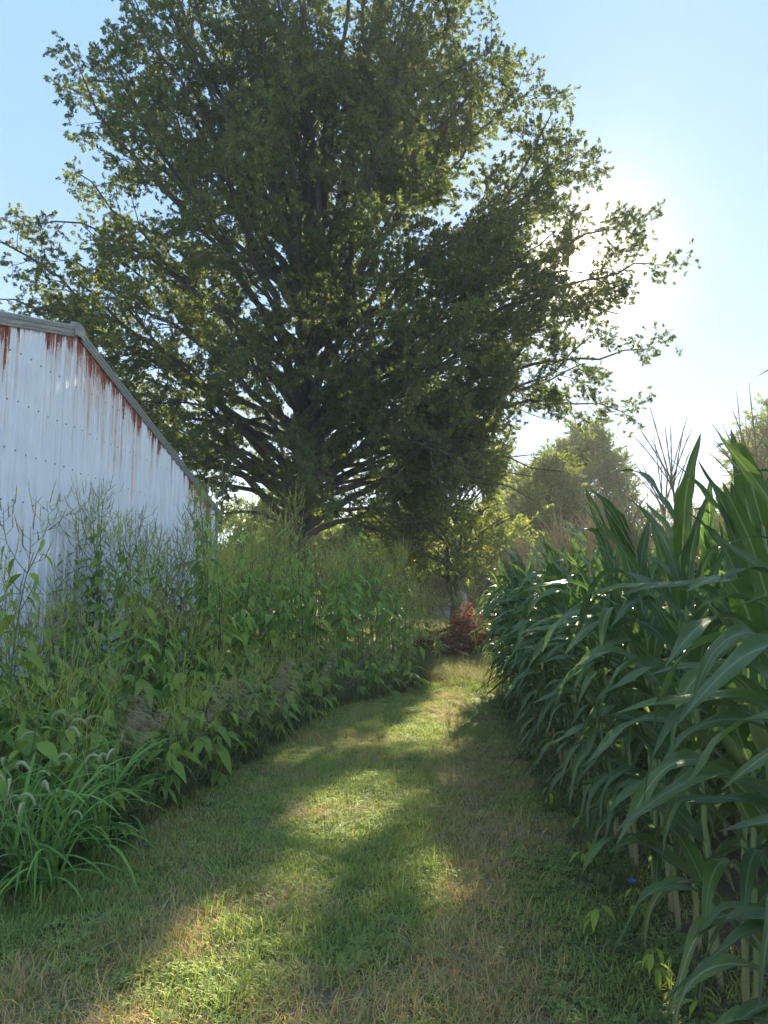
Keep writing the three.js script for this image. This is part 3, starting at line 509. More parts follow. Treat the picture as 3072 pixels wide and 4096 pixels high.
{
  const spots = [], r = RNG(901);
  for (let k = 0; k < 26; k++) {
    const x = 1.12 + k * 0.762, far = -(13.6 + (x - 1.1) * 3.2), near = k === 0 ? -1.5 : -(1.0 + x * 1.15);
    for (let z = near; z > Math.max(far, -46); z -= 0.165 + 0.03 * r()) spots.push([k, x + (r() - 0.5) * 0.07, z]);
  }
  const near = spots.slice(0, 300), rest = spots.slice(300);
  console.log('corn', spots.length);
  const ones = ['', 'first', 'second', 'third', 'fourth', 'fifth', 'sixth', 'seventh', 'eighth', 'ninth', 'tenth', 'eleventh', 'twelfth', 'thirteenth', 'fourteenth', 'fifteenth', 'sixteenth', 'seventeenth', 'eighteenth', 'nineteenth'];
  const tens = ['', '', 'twenty', 'thirty', 'forty', 'fifty', 'sixty', 'seventy', 'eighty', 'ninety'], ordinal = (n) => n < 20 ? ones[n] : n % 10 ? tens[Math.floor(n / 10)] + '-' + ones[n % 10] : tens[Math.floor(n / 10)].replace(/y$/, 'ieth');
  const seen = {};
  near.forEach(([k, x, z], i) => {
    const n = seen[k] = (seen[k] ?? 0) + 1;
    const o = thing('corn_plant', `green corn plant, ${ordinal(n)} from the near end of the ${ones[k + 1]} row off the path`, 'corn plant', [x, groundY(x, z), z], 0, `corn plants of the ${ones[k + 1]} row`);
    const s = 0.84 + 0.13 * r() + 0.05 * sm(6, 12, -z); o.scale.setScalar(s); o.rotation.set((r() - 0.5) * 0.09, 0, 0.02 + (r() - 0.5) * 0.10);
    let last; for (const [n, g, m, M] of cornParts(1000 + i, (r() - 0.5) * 2.2)) { const q = mesh(n, g, m, n === 'silk' ? last : o); if (M) q.applyMatrix4(M); last = q; }
  });
  // the rest of the field: blocks of five plants of a row
  const blockGeo = []; const mats = [stalkM, ...cornLeafM, dryCornM, tasselM, huskM, silkM], per = new Map();
  for (let k = 0; k < 5; k++) { let lastM; for (const [n, g, m, M] of cornParts(1500 + k * 3, (cr() - 0.5) * 2.4)) { const q = (M ?? lastM).clone(); lastM = q; const c = g.clone().applyMatrix4(new THREE.Matrix4().makeTranslation((cr() - 0.5) * 0.06, 0, (k - 2) * 0.178).multiply(q)); if (!c.attributes.color) c.setAttribute('color', new THREE.Float32BufferAttribute(new Float32Array(c.attributes.position.count * 3).fill(1), 3)); if (!per.has(m)) per.set(m, []); per.get(m).push(c); } }
  const used = mats.filter((m) => per.has(m)), block = mergeGeometries(used.map((m) => mergeGeometries(per.get(m))), true), mm = [];
  for (let k = 2; k < rest.length; k += 5) { const [, x, z] = rest[k], s = 0.93 + 0.14 * r(); mm.push(new THREE.Matrix4().compose(V(x, 0, z), new THREE.Quaternion().setFromEuler(new THREE.Euler((r() - 0.5) * 0.06, (r() < 0.5 ? 0 : Math.PI) + (r() - 0.5) * 0.1, (r() - 0.5) * 0.06)), V(s, s, s))); }
  const f = instanced('corn_field', block, used, mm, null, scene); f.userData = { label: 'dense mass of corn plants filling the field behind the front rows', category: 'corn', kind: 'stuff' };
}

// ------------------------------------------------------------------ weeds on the left
function lobedLeaf(seed, lobes) { // palmate leaf, about one unit long, along +x, face up
  const r = RNG(seed), g = new Geo();
  g.strip([V(0, 0, 0), V(0.14, 0.02, 0), V(0.28, 0.02, 0)], [0, 0, 0].map(() => V(0, 0, 1)), [0, 0, 0].map(() => V(0, 1, 0)), [0.012, 0.011, 0.012], () => 0, null, [-1, 1]);
  for (const [ang, len, wid] of lobes) {
    const n = 5, pts = [], S = [], Nn = [], w = [], a = ang + (r() - 0.5) * 0.12, d = V(Math.cos(a), 0, Math.sin(a)), bend = 0.35 + 0.35 * r(), roll = (r() - 0.5) * 0.5 + ang * -0.25;
    for (let k = 0; k <= n; k++) {
      const t = k / n; pts.push(V(0.24, 0.02, 0).addScaledVector(d, t * len).add(V(0, -bend * t * t * len, 0)));
      S.push(V(-Math.sin(a), Math.sin(roll) * (0.3 + t), Math.cos(a)).normalize()); Nn.push(V(0, 1, 0));
      w.push(k === n ? 0 : wid * [0.35, 0.85, 1, 0.82, 0.45][k] * (0.92 + 0.16 * r()));
    }
    g.strip(pts, S, Nn, w, (t, u, ww) => Math.abs(u) * ww * 0.3 * (1 - 0.5 * t));
  }
  return g.build();
}
const ragLeaves5 = [1, 2, 3].map((k) => lobedLeaf(400 + k, [[0, 0.78, 0.115], [0.62, 0.66, 0.095], [-0.62, 0.66, 0.095], [1.2, 0.40, 0.075], [-1.2, 0.40, 0.075]]));
const ragLeaves3 = [1, 2, 3].map((k) => lobedLeaf(410 + k, [[0, 0.8, 0.13], [0.66, 0.62, 0.1], [-0.66, 0.62, 0.1]]));
const ragLeaves1 = [1, 2, 3].map((k) => lobedLeaf(420 + k, [[0, 0.82, 0.155]]));
const ragLance = [1, 2].map((k) => lobedLeaf(430 + k, [[0, 0.82, 0.085]]));
function spikeInto(g, p, d, L, r) {
  const pts = [], rad = [], q = p.clone(), dir = d.clone();
  for (let k = 0; k <= 7; k++) { pts.push(q.clone()); rad.push(k === 7 ? 0.001 : (k % 2 ? 0.0062 : 0.0036) * (1 - 0.45 * k / 7)); dir.add(V((r() - 0.5) * 0.16, 0.06, (r() - 0.5) * 0.16)).normalize(); q.addScaledVector(dir, L / 7); }
  g.tube(pts, rad, 4, null, false);
}
function flowerHead(seed, n, spread) { // bunch of slender spikes with small leaves, growing up from the origin
  const r = RNG(seed), g = new Geo(), l = new Geo(), add = (p, d, L) => spikeInto(g, p, d, L, r);
  g.tube([V(0, 0, 0), V((r() - 0.5) * 0.03, 0.14, (r() - 0.5) * 0.03), V((r() - 0.5) * 0.05, 0.30, (r() - 0.5) * 0.05)], [0.004, 0.0035, 0.002], 4);
  add(V(0, 0.28, 0), V((r() - 0.5) * 0.3, 1, (r() - 0.5) * 0.3).normalize(), 0.17 + 0.08 * r());
  for (let k = 0; k < n; k++) {
    const a = k * 2.4 + r(), h = 0.03 + 0.26 * k / n, o = spread * (0.5 + 0.8 * r()), b = 0.06 + 0.09 * r(), p = V(Math.cos(a) * b * o * 1.6, h + b * 0.7, Math.sin(a) * b * o * 1.6);
    g.tube([V(0, h, 0), p], [0.0026, 0.002], 3, null, false); add(p, V(Math.cos(a) * o * 0.55, 1, Math.sin(a) * o * 0.55).normalize(), 0.09 + 0.10 * r());
    if (r() < 0.5) add(V(0, h, 0).lerp(p, 0.6), V(Math.cos(a + 1) * o, 0.8, Math.sin(a + 1) * o).normalize(), 0.07 + 0.07 * r());
  }
  return g.build();
}
const heads = [0, 1, 2, 3, 4].map((k) => flowerHead(440 + k, 6 + k % 3, 0.55 + 0.12 * k));
function ragweed([x, z], H, seed, label, group, o = {}) {
  const r = RNG(seed), t = thing(o.broad ? 'broadleaf_weed' : 'ragweed', label, 'weed', [x, groundY(x, z), z], r() * 6.3, group), g = new Geo(), n = 10, lean = o.lean ?? 0.16, la = r() * 6.3, pts = [], rad = [], w = V(), E = new THREE.Euler(), leafK = o.leaf ?? 1, headK = o.head ?? 1;
  for (let k = 0; k <= n; k++) { const f = k / n; w.add(V((r() - 0.5) * 0.03, 0, (r() - 0.5) * 0.03)); pts.push(V(Math.cos(la) * lean * H * f * f * 0.5, f * H - 0.02, Math.sin(la) * lean * H * f * f * 0.5).add(w)); rad.push(lerp(0.006 + 0.0035 * H, 0.003, f)); }
  g.tube(pts, rad, 6);
  const at = (h) => { const f = clamp(h / H) * n, i = Math.min(n - 1, Math.floor(f)); return pts[i].clone().lerp(pts[i + 1], f - i); }, ms = o.broad ? broadM : ragM;
  const leaf = (p, a, s, set, dr) => { const m = mesh('leaf', set[Math.floor(r() * set.length)], ms[Math.floor(r() * 3)], t); m.position.copy(p); m.rotation.set((r() - 0.5) * 0.7, a, -dr, 'YXZ'); m.scale.setScalar(s); };
  const head = (p, d, s) => { const m = mesh('flower_head', heads[Math.floor(r() * heads.length)], spikeM[r() < (o.brown ?? 0.15) ? 1 : 0], t); m.position.copy(p); m.quaternion.setFromUnitVectors(UPV, d).multiply(new THREE.Quaternion().setFromAxisAngle(UPV, r() * 6.3)); m.scale.setScalar(s); };
  const step = o.step ?? 0.155, h0 = o.from ?? 0.10; let a0 = r() * 3.1;
  for (let h = H * h0; h < H * 0.93; h += step * (0.8 + 0.4 * r())) {
    const f = h / H; a0 += 1.57 + 0.3 * (r() - 0.5);
    for (const s of [0, Math.PI]) {
      const a = a0 + s + (r() - 0.5) * 0.4, p = at(h);
      if (f > 0.42 && r() < (o.branch ?? 0.75)) { // side branch with leaves and a head of spikes
        const L = (0.22 + 0.30 * r()) * (1.2 - f * 0.6) * Math.min(1, H / 2), d = V(Math.cos(a), 0.9 + 0.6 * r(), -Math.sin(a)).normalize(), e = p.clone().addScaledVector(d, L);
        g.tube([p, p.clone().lerp(e, 0.5).add(V(0, -0.02, 0)), e], [0.0045, 0.0038, 0.003], 4);
        if (f > 0.62 && !o.broad && r() < 0.55) head(e, V(d.x * 0.4, 1, d.z * 0.4).normalize(), (0.8 + 0.4 * r()) * headK);
        leaf(p.clone().lerp(e, 0.45 + 0.2 * r()), a + (r() - 0.5) * 1.6, (0.13 + 0.08 * r()) * leafK, f > 0.7 ? ragLance : ragLeaves1, 0.6 * r());
        leaf(e, a + (r() - 0.5) * 2.4, (0.13 + 0.09 * r()) * leafK, f > 0.6 ? ragLance : ragLeaves3, 0.7 * r());
      }
      leaf(p, a, (f < 0.75 ? 0.25 + 0.15 * r() : 0.16 + 0.09 * r()) * leafK, o.broad ? ragLeaves1 : f < 0.45 ? ragLeaves5 : f < 0.7 ? (r() < 0.6 ? ragLeaves3 : ragLeaves1) : ragLeaves1, -0.15 + 0.7 * r());
    }
  }
  if (!o.broad) head(at(H * 0.93), V((r() - 0.5) * 0.2, 1, (r() - 0.5) * 0.2).normalize(), 1.1 * headK);
  mesh('stem', g.build(), r() < 0.3 ? ragStemRed : ragStemM, t);
  return t;
}
{
  const r = RNG(600), placed = [];
  const free = (x, z, d) => placed.every(([a, b]) => (a - x) ** 2 + (b - z) ** 2 > d * d);
  let n = 0;
  const tryPut = (x, z, d, H, label, group, o) => { if (!free(x, z, d)) return; placed.push([x, z]); ragweed([x, z], H, 2000 + n++, label, group, o); };
  for (let k = 0; k < 300; k++) { // low leafy growth that spills towards the mown grass
    const z = -4.6 - 8.6 * r(), x = weedEdge(z) - 0.05 - 0.65 * r();
    tryPut(x, z, 0.26, 0.42 + 0.35 * r() + (weedEdge(z) - x) * 0.35, z > -7 ? 'low leafy weed at the edge of the mown grass beside the foxtails' : z > -10 ? 'low leafy weed at the edge of the mown grass, midway along the path' : 'low leafy weed at the far bend of the weeds edge', z > -7 ? 'low weeds near the foxtails' : z > -10 ? 'low weeds midway along the path' : 'low weeds at the far bend', { step: 0.1, leaf: 0.85, branch: 0.4, lean: 0.5, head: 0.6, from: 0.05 });
  }
  for (let k = 0; k < 900; k++) {
    const z = -3.9 - 12.6 * r(), e = weedEdge(z), x = e - 0.45 - r() * (e + 4.95), dEdge = e - x;
    if (x < -4.95) continue;
    const base = z > -6.5 ? lerp(1.0, 1.25, (-z - 3.9) / 2.6) : z > -9.5 ? lerp(1.25, 2.5, (-z - 6.5) / 3) : 2.8, H = Math.min(base * (0.72 + 0.34 * r()), 0.62 + dEdge * 1.45 + 0.4 * r()) * (z < -11.5 && x > -1.8 ? lerp(0.9, 0.72, clamp((x + 1.8) / 1.6)) : 1);
    const hump = 1 + 0.55 * N2(x * 0.9, z * 0.7, 70), broad = r() < 0.4;
    const HH = H * hump, size = HH < 0.9 ? 'knee-high' : HH < 1.3 ? 'waist-high' : HH < 1.8 ? 'head-high' : HH < 2.5 ? 'tall' : 'towering';
    const where = z > -5.4 ? 'behind the foxtail clumps' : z > -7.2 ? 'at the left edge of the picture' : z > -8.8 ? 'below the rising left roof slope' : z > -10.4 ? 'below the ridge of the barn' : z > -12.5 ? 'below the falling right roof slope' : x < -3.2 ? 'at the far barn corner' : x < -1.9 ? 'in front of the oak trunk' : 'where weeds close the path';
    const rank = x < -4.2 ? 'against the wall' : dEdge < 0.9 ? 'near the mown edge' : x < -3.3 ? 'one step off the wall' : 'in the thick of the bank', label = `${size} ${broad ? 'broad-leaved weed' : 'spiky ragweed'} ${rank}, ${where}`;
    tryPut(x, z, HH < 1.25 ? 0.3 : z > -11 ? 0.37 : 0.46, HH, label, label, { broad, brown: z > -10.5 && x < -3 ? 0.5 : 0.08, step: z < -11 ? 0.21 : 0.155 });
  }
  for (const [x, z, h] of [[-0.25, -17.4, 0.8], [0.05, -17.9, 0.55], [0.75, -17.5, 0.5], [-0.55, -18.1, 1.1]]) tryPut(x, z, 0.2, h, 'small weed in front of the red-brown dead branch', 'small weeds before the dead branch', { step: 0.12, leaf: 0.8, head: 0.7 });
  ragweed([-3.2, -5.2], 1.95, 1990, 'lone tall ragweed cut by the left edge of the picture', undefined, { brown: 0.5 });
  for (let k = 0; k < 200; k++) { // the strip beyond the barn corner and behind the bush
    const z = -16.8 - 7 * r(), x = -6.5 + 9.5 * r(); if (x > -0.3 && z > -20.2) continue;
    tryPut(x, z, 0.62, x > -0.8 ? 1.2 + 0.5 * r() : 2.3 + 0.6 * r(), x > -0.8 ? 'sunlit ragweed behind the red-brown dead branch' : 'tall spiky ragweed in the shade under the oak', x > -0.8 ? 'sunlit ragweeds behind the dead branch' : 'ragweeds under the oak', { step: 0.3 });
  }
  console.log('ragweed', n);
}

// ------------------------------------------------------------------ grasses
function bladeInto(g, p, a, L, W, th0, th1, c, n = 3, r = null, cols = [-1, 1]) {
  const pts = [], S = [], Nn = [], w = [], q = p.clone(), ca = Math.cos(a), sa = Math.sin(a);
  for (let k = 0; k <= n; k++) { const s = k / n, th = lerp(th0, th1, s); pts.push(q.clone()); S.push(V(-sa, 0, ca)); Nn.push(V(-Math.cos(th) * ca, Math.sin(th), -Math.cos(th) * sa)); w.push(k === n ? 0 : W * 0.5 * (0.8 + 0.4 * s) * Math.pow(1 - s * s, 0.6)); q.add(V(Math.sin(th) * ca, Math.cos(th), Math.sin(th) * sa).multiplyScalar(L / n)); }
  g.strip(pts, S, Nn, w, (s, u, ww) => Math.abs(u) * ww * 0.35, c, cols);
}
function tuft(seed, n, rad, L0, L1, W, flat, segs = 2) {
  const r = RNG(seed), g = new Geo();
  for (let k = 0; k < n; k++) {
    const a = r() * 6.3, d = rad * Math.sqrt(r()), th = flat * (0.2 + 0.9 * r()), b = r() * 6.3, v = 0.75 + 0.5 * r(), y = r() < 0.18 ? [1.5, 1.12, 0.9] : [1, 1, 1];
    bladeInto(g, V(Math.cos(a) * d, -0.004, Math.sin(a) * d), b, lerp(L0, L1, r()), W * (0.7 + 0.6 * r()), th, th + 0.5 + 1.1 * r(), [v * y[0], v * y[1], v * y[2]], segs);
  }
  return g.build();
}
const lawnTufts = [0, 1, 2, 3, 4].map((k) => tuft(700 + k, 28, 0.085, 0.022, 0.06, 0.0056, 1.05));
const tallTufts = [0, 1, 2].map((k) => tuft(710 + k, 22, 0.07, 0.07, 0.17, 0.0055, 0.55, 3));
const strawTufts = [0, 1, 2].map((k) => tuft(720 + k, 34, 0.10, 0.04, 0.13, 0.0028, 1.5));
const edgeTufts = [0, 1, 2].map((k) => tuft(730 + k, 20, 0.09, 0.22, 0.5, 0.0075, 0.45, 5));
{
  const r = RNG(620), place = (x, z, s, tilt = 0.2) => new THREE.Matrix4().compose(V(x, groundY(x, z), z), new THREE.Quaternion().setFromEuler(new THREE.Euler((r() - 0.5) * tilt, r() * 6.3, (r() - 0.5) * tilt)), V(s, s, s));
  const L = lawnTufts.map(() => [[], []]), T = tallTufts.map(() => [[], []]), S = strawTufts.map(() => [[], []]), E = edgeTufts.map(() => [[], []]);
  const add = (A, m, c) => { const k = Math.floor(r() * A.length); A[k][0].push(m); A[k][1].push(c); };
  const mix = (a, b, t) => rgb(lerp(a[0], b[0], t), lerp(a[1], b[1], t), lerp(a[2], b[2], t));
  const GREENS = [0.26, 0.35, 0.08], OLIVE = [0.33, 0.385, 0.09], BROWN = [0.40, 0.31, 0.14], STRAW = [0.49, 0.38, 0.19];
  for (let z = 0.6; z > -20; z -= 0.0) {
    const dens = z > -5 ? 330 : z > -9 ? 240 : z > -13 ? 170 : 120, dz = 0.05, w = 1.35 - (weedEdge(z) - 0.5), cnt = dens * dz * w;
    for (let k = 0; k < cnt; k++) {
      const x = weedEdge(z) - 0.5 + r() * w, zz = z - r() * dz, d = dryness(x, zz), b = bare(x, zz), keep = 1 - 0.62 * b;
      if (r() > keep) continue;
      const far = z < -13 ? 1.6 : 1;
      if (r() < d * 0.85) { add(S, place(x, zz, 0.7 + 0.5 * r(), 0.5), mix(BROWN, STRAW, r())); if (r() < 0.45) add(L, place(x, zz, 0.7 + 0.4 * r()), mix(OLIVE, BROWN, r())); }
      else add(L, place(x, zz, (0.8 + 0.6 * r()) * far), mix(GREENS, OLIVE, clamp(d * 1.3 + 0.5 * (r() - 0.5))));
      const tall = blob(GREEN, x, zz) * 0.16 + 0.012 + (z < -12 ? 0.16 : 0);
      if (r() < tall) add(T, place(x, zz, 0.6 + 0.6 * r()), mix(GREENS, [0.14, 0.2, 0.06], r()));
    }
    z -= dz;
  }
  for (let k = 0; k < 900; k++) { const z = -2.2 - 18 * Math.pow(r(), 1.2), x = weedEdge(z) - 0.28 + (r() - 0.62) * 0.75; add(E, place(x, z, 0.55 + 0.6 * r(), 0.35), mix([0.10, 0.155, 0.05], [0.2, 0.18, 0.09], r() * r())); }
  for (let k = 0; k < 260; k++) { const z = -2.5 - 10 * r(), x = 0.75 + 0.35 * r(); add(T, place(x, z, 0.5 + 0.6 * r(), 0.4), mix([0.09, 0.14, 0.05], [0.13, 0.16, 0.07], r())); }
  for (let k = 0; k < 420; k++) { const z = -13 - 8 * r(), x = -0.4 + 1.5 * r(); add(E, place(x, z, 0.5 + 0.4 * r(), 0.4), mix([0.14, 0.18, 0.055], [0.22, 0.21, 0.08], r())); }
  for (let k = 0; k < 1500; k++) { const z = -17 - 26 * r(), x = -9 + 16 * r(); if (x < -5.4 && z > -16.5) continue; add(E, place(x, z, 1.0 + 1.0 * r(), 0.4), mix([0.13, 0.18, 0.06], [0.24, 0.22, 0.09], r())); }
  const cg = [0, 1, 2].map((q) => { const g = new Geo(), rr = RNG(790 + q); for (let k = 0; k < 16; k++) { const a = rr() * 6.3, d = 0.07 * Math.sqrt(rr()), h = 0.02 + 0.05 * rr(), s = 0.011 + 0.012 * rr(), c = V(Math.cos(a) * d, h, Math.sin(a) * d), v = 0.8 + 0.4 * rr(), tilt = rr() - 0.5; for (let m = 0; m < 3; m++) { const b = a + m * 2.094, ids = [[0, 0], [0.55, -0.42], [1, -0.3], [1.08, 0], [1, 0.3], [0.55, 0.42]].map(([x, y]) => g.v(c.x + s * (Math.cos(b) * x - Math.sin(b) * y), c.y + s * x * 0.25 * (m === 0 ? tilt : 1), c.z + s * (Math.sin(b) * x + Math.cos(b) * y), 0, 0, [v, v, v])); for (let e = 1; e < 5; e++) g.t(ids[0], ids[e + 1], ids[e]); } } return g.build(); });
  const C = cg.map(() => [[], []]);
  for (let k = 0; k < 1900; k++) { const z = -1.8 - 11 * Math.pow(r(), 1.3), x = r() < 0.6 ? 0.35 + 0.7 * r() : weedEdge(z) + (1.1 - weedEdge(z)) * r(); if (N2(x * 1.7, z * 1.7, 80) < -0.05) continue; add(C, place(x, z, 0.45 + 0.35 * r(), 0.3), mix([0.21, 0.31, 0.07], [0.27, 0.34, 0.1], r())); }
  const group = (name, label, cat, A, geos, m) => { const o = new THREE.Group(); o.name = name; o.userData = { label, category: cat, kind: 'stuff' }; scene.add(o); A.forEach(([mm, cc], k) => mm.length && instanced(name + '_tufts', geos[k], m, mm, cc, o)); };
  group('lawn_grass', 'short mown crabgrass covering the path', 'grass', L, lawnTufts, grassM);
  group('long_grass', 'longer green tufts standing in the mown grass', 'grass', T, tallTufts, grassM);
  group('dry_grass', 'brown dry grass and clippings lying on the path', 'grass', S, strawTufts, strawM);
  group('edge_grass', 'long drooping grass along the foot of the weeds', 'grass', E, edgeTufts, grassM);
  group('clover', 'small clover and broad-leaved weeds in the mown grass', 'clover', C, cg, grassM);
  console.log('lawn', L.reduce((a, b) => a + b[0].length, 0), S.reduce((a, b) => a + b[0].length, 0));
}
// foxtail clumps in the left foreground
const foxBlades = [0, 1, 2, 3, 4, 5].map((k) => { const g = new Geo(), r = RNG(740 + k); bladeInto(g, V(0, 0, 0), 0, 0.52 + 0.12 * r(), 0.02, (14 + 5 * k) * D, (105 + 12 * k) * D, null, 9, r, [-1, 0, 1]); return g.build(); });
function foxHead(seed) {
  const r = RNG(seed), g = new Geo(), pts = [], rad = [], st = [], n = 10; const q = V(0, 0, 0); let th = 0.1; const bend = 0.06 + 0.26 * r();
  for (let k = 0; k <= 8; k++) { st.push(q.clone()); q.add(V(Math.sin(th), Math.cos(th), 0).multiplyScalar(0.5 / 8)); th += 0.03; }
  g.tube(st, st.map(() => 0.0016), 4, null, false);
  for (let k = 0; k <= n; k++) { pts.push(q.clone()); rad.push(0.0082 * Math.pow(Math.sin(Math.PI * clamp(0.1 + 0.86 * k / n)), 0.5) * (1 - 0.35 * k / n)); q.add(V(Math.sin(th), Math.cos(th), 0).multiplyScalar(0.12 / n)); th += bend; }
  g.tube(pts, rad, 7);
  for (let k = 0; k < 170; k++) { const f = r() * (n - 0.01), i = Math.floor(f), p = pts[i].clone().lerp(pts[i + 1], f - i), T = pts[i + 1].clone().sub(pts[i]).normalize(), d = V(r() - 0.5, r() - 0.5, r() - 0.5).normalize().addScaledVector(T, 0.55).normalize(), s = V().crossVectors(d, T).normalize().multiplyScalar(0.0007); const e = p.clone().addScaledVector(d, 0.013 + 0.006 * r()); g.t(g.v(p.x + s.x, p.y + s.y, p.z + s.z), g.v(p.x - s.x, p.y - s.y, p.z - s.z), g.v(e.x, e.y, e.z)); }
  return g.build();
}
const foxHeads = [0, 1, 2, 3].map((k) => foxHead(750 + k));
function foxtail([x, z], n, nh, seed, label, s0 = 1) {
  const r = RNG(seed), t = thing('foxtail_grass', label, 'grass clump', [x, groundY(x, z), z], 0, 'foxtail clumps in the left foreground');
  for (let k = 0; k < n; k++) { const m = mesh('blade', foxBlades[Math.floor(r() * 6)], foxM[Math.floor(r() * 3)], t), a = r() * 6.3, d = 0.16 * Math.sqrt(r()), h = r() < 0.4 ? 0 : 0.32 * r(); m.position.set(Math.cos(a) * d, h, Math.sin(a) * d); m.rotation.set((r() - 0.5) * 0.3, r() * 6.3, (r() - 0.5) * 0.4, 'YXZ'); m.scale.setScalar(s0 * (0.7 + 0.55 * r())); }
  for (let k = 0; k < n * 0.4; k++) { const g = foxBlades[0], m = mesh('culm', culmGeo, foxM[k % 3], t), a = r() * 6.3, d = 0.14 * Math.sqrt(r()); m.position.set(Math.cos(a) * d, 0, Math.sin(a) * d); m.rotation.set((r() - 0.5) * 0.4, 0, (r() - 0.5) * 0.4); m.scale.setScalar(s0 * (0.7 + 0.4 * r())); }
  for (let k = 0; k < nh; k++) { const m = mesh('seed_head', foxHeads[Math.floor(r() * 4)], foxHeadM, t), a = r() * 6.3, d = 0.16 * Math.sqrt(r()); m.position.set(Math.cos(a) * d, 0.02, Math.sin(a) * d); m.rotation.set((r() - 0.5) * 0.5, r() * 6.3, -0.45 * r(), 'YXZ'); m.scale.setScalar(s0 * (0.7 + 0.65 * r())); }
}
const culmGeo = (() => { const g = new Geo(); g.tube([V(0, 0, 0), V(0.01, 0.2, 0), V(0.03, 0.42, 0)], [0.0022, 0.002, 0.0014], 5); return g.build(); })();
{
  const c = [[-2.32, -4.2, 42, 4, 'broad-bladed foxtail clump at the front of the left foreground'], [-2.62, -4.35, 44, 4, 'foxtail clump with drooping seed heads behind the front one, at the left edge'], [-2.9, -4.6, 40, 3, 'foxtail clump deepest in the left corner of the picture'], [-2.28, -4.65, 40, 3, 'foxtail clump nearest the mown path'], [-2.55, -4.85, 40, 3, 'foxtail clump at the back of the left foreground patch'], [-2.95, -5.1, 36, 2, 'foxtail clump among the ragweed stems at far left'], [-2.45, -5.25, 34, 2, 'small foxtail clump between path and ragweed']];
  c.forEach(([x, z, n, nh, l], i) => foxtail([x + 0.1, z + 0.22], n + 8, nh + 3, 760 + i, l, 1.05));
}
// feathery seed plumes leaning out of the weeds
function plume(seed) {
  const r = RNG(seed), g = new Geo(), pts = [], q = V(0, 0, 0); let th = 0.08;
  for (let k = 0; k <= 9; k++) { pts.push(q.clone()); q.add(V(Math.sin(th), Math.cos(th), 0).multiplyScalar(0.1)); th += 0.05 + 0.02 * k * 0.5; }
  g.tube(pts, pts.map((_, k) => 0.002 - 0.00015 * k), 4, null, false);
  for (let k = 0; k < 26; k++) { const f = 5.5 + 3.4 * r(), i = Math.min(8, Math.floor(f)), p = pts[i].clone().lerp(pts[i + 1], f - i), d = V(0.6 + 0.5 * r(), 0.3 - 0.5 * r(), (r() - 0.5) * 1.6).normalize(), L = 0.05 + 0.09 * r(), e = p.clone().addScaledVector(d, L).add(V(0, -0.35 * L, 0)); g.tube([p, p.clone().lerp(e, 0.5).add(V(0, 0.01, 0)), e], [0.0007, 0.0016, 0.0006], 3, null, false); for (let m = 0; m < 4; m++) { const s = p.clone().lerp(e, 0.3 + 0.7 * r()); g.tube([s, s.clone().add(V(0.012 * r(), -0.006 - 0.008 * r(), (r() - 0.5) * 0.014))], [0.0018, 0.0005], 3, null, false); } }
  return g.build();
}
{
  const pg = [0, 1, 2].map((k) => plume(770 + k)), r = RNG(780);
  const spots = [[-2.2, -6.3], [-2.15, -6.9], [-2.0, -7.2], [-1.95, -7.9], [-1.9, -8.0], [-1.95, -8.3], [-2.6, -5.6], [-2.8, -5.9], [-2.45, -5.5], [-1.7, -9.6]];
  spots.forEach(([x, z], i) => { const t = thing('plume_grass', i < 6 ? 'pinkish seed plumes leaning from the weeds beside the middle of the path' : i < 9 ? 'pinkish seed plumes behind the foxtail clumps' : 'pinkish seed plumes near the far weeds edge', 'grass clump', [x, groundY(x, z), z], 0, i < 6 ? 'seed plumes mid path' : i < 9 ? 'seed plumes behind foxtails' : 'seed plumes at far edge'); for (let k = 0; k < 4; k++) { const m = mesh('plume', pg[Math.floor(r() * 3)], plumeM, t); m.rotation.set((r() - 0.5) * 0.4, (r() - 0.5) * 2.2, (r() - 0.5) * 0.3, 'YXZ'); m.position.set((r() - 0.5) * 0.2, 0, (r() - 0.5) * 0.2); m.scale.setScalar(0.75 + 0.35 * r()); } });
}
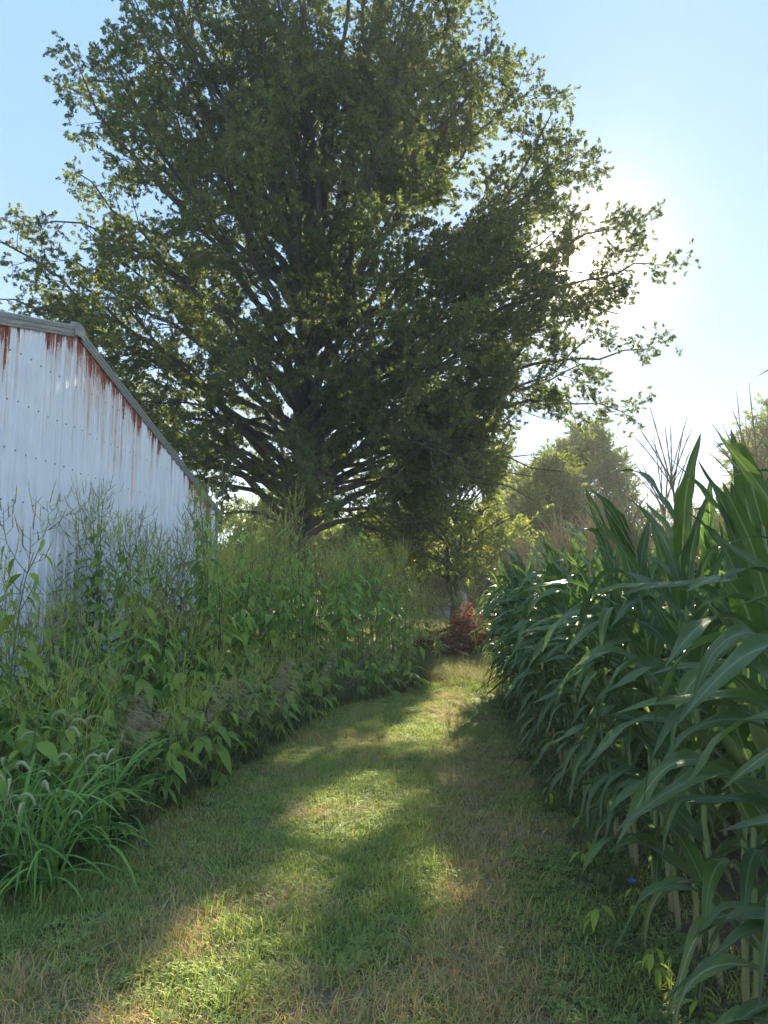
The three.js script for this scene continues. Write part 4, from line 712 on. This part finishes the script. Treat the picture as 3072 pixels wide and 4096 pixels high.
// ------------------------------------------------------------------ dead branch, fallen limb, small plants
{
  const t = thing('dead_branch', 'broken branch with red-brown dead leaves at the end of the path', 'branch', [0.5, 0, -18.6]);
  const T = new Tree(501, { subs: 9, size: 1.6, from: 0.15, sub: 0.5, twigs: 6, twig: 0.17, sprigs: 2, flat: 0.9, lift: -0.15, droop: -0.08 });
  T.limb(V(0.75, -0.02, 0.1), V(0.6, 1.6, 0), V(-0.1, 1.15, 0.1), 0.03, 1, 0.008); T.limb(V(0.7, 0.3, 0), V(0.2, 1.1, -0.1), V(-0.45, 0.35, 0.2), 0.022, 1, 0.006); T.limb(V(0.7, 0.2, 0), V(0.5, 0.8, 0.2), V(0.35, 0.15, 0.5), 0.02, 1, 0.006); T.limb(V(0.7, 0.15, 0), V(0.1, 0.9, 0.3), V(-0.95, 0.2, 0.3), 0.02, 1, 0.006); T.limb(V(0.7, 0.3, 0), V(0.3, 1.3, -0.2), V(-0.5, 0.8, -0.1), 0.02, 1, 0.006);
  const sg = [21, 22].map((k) => sprig(k, 12, 0.075, 0.2, OVAL, 0.25)); T.finish(t, sg, redLeafM, 1, 'stem');
  t.scale.set(1.25, 0.78, 1);
  const f = thing('fallen_branch', 'bare grey fallen branch lying slanted before the dead leaves', 'branch', [0.3, 0, -18.0]);
  const g = new Geo(), P = [V(-1.0, 0.66, 0), V(-0.5, 0.46, 0.05), V(-0.1, 0.30, 0.02), V(0.35, 0.12, 0.08), V(0.62, 0.0, 0.1)]; g.tube(P, [0.018, 0.026, 0.03, 0.034, 0.036], 7); mesh('stem', g.build(), new THREE.MeshStandardMaterial({ color: rgb(0.24, 0.2, 0.17), roughness: 0.8 }), f);
  const g2 = new Geo(); g2.tube([V(-0.1, 0.30, 0.02), V(-0.35, 0.28, 0.1), V(-0.6, 0.34, 0.12)], [0.014, 0.01, 0.005], 5); mesh('side_branch', g2.build(), new THREE.MeshStandardMaterial({ color: rgb(0.24, 0.2, 0.17), roughness: 0.8 }), f);
}
{ // broad-leaved seedlings at the foot of the corn
  const r = RNG(801), spots = [[0.92, -3.9], [0.85, -3.3], [0.95, -3.05], [0.8, -4.6], [0.9, -5.1], [0.98, -2.75], [0.78, -5.9], [0.7, -3.7]];
  spots.forEach(([x, z], i) => {
    const t = thing('seedling', 'small broad-leaved weed at the foot of the first corn row', 'weed', [x, groundY(x, z), z], r() * 6, 'small weeds at the foot of the corn'), g = new Geo();
    g.tube([V(0, -0.01, 0), V(0.01, 0.08, 0), V(0.0, 0.16, 0.01)], [0.003, 0.0025, 0.0015], 5); mesh('stem', g.build(), ragStemM, t);
    for (let k = 0; k < 9; k++) { const m = mesh('leaf', ragLeaves1[k % 3], ragM[1], t); m.position.set(0, 0.03 + 0.13 * r(), 0); m.rotation.set(0, r() * 6.3, -0.1 - 0.4 * r(), 'YXZ'); m.scale.setScalar(0.07 + 0.05 * r()); }
    if (i === 0) { t.userData.label = 'small weed with one blue flower at the foot of the corn'; delete t.userData.group; const p = new Geo(); for (let k = 0; k < 5; k++) bladeInto(p, V(0, 0.17, 0.01), k * 1.2566, 0.032, 0.024, 50 * D, 95 * D, null, 3); mesh('flower', p.build(), leafMat('petal', 0.08, 0.2, 0.7), t); }
  });
}
renderer.render(scene, camera);
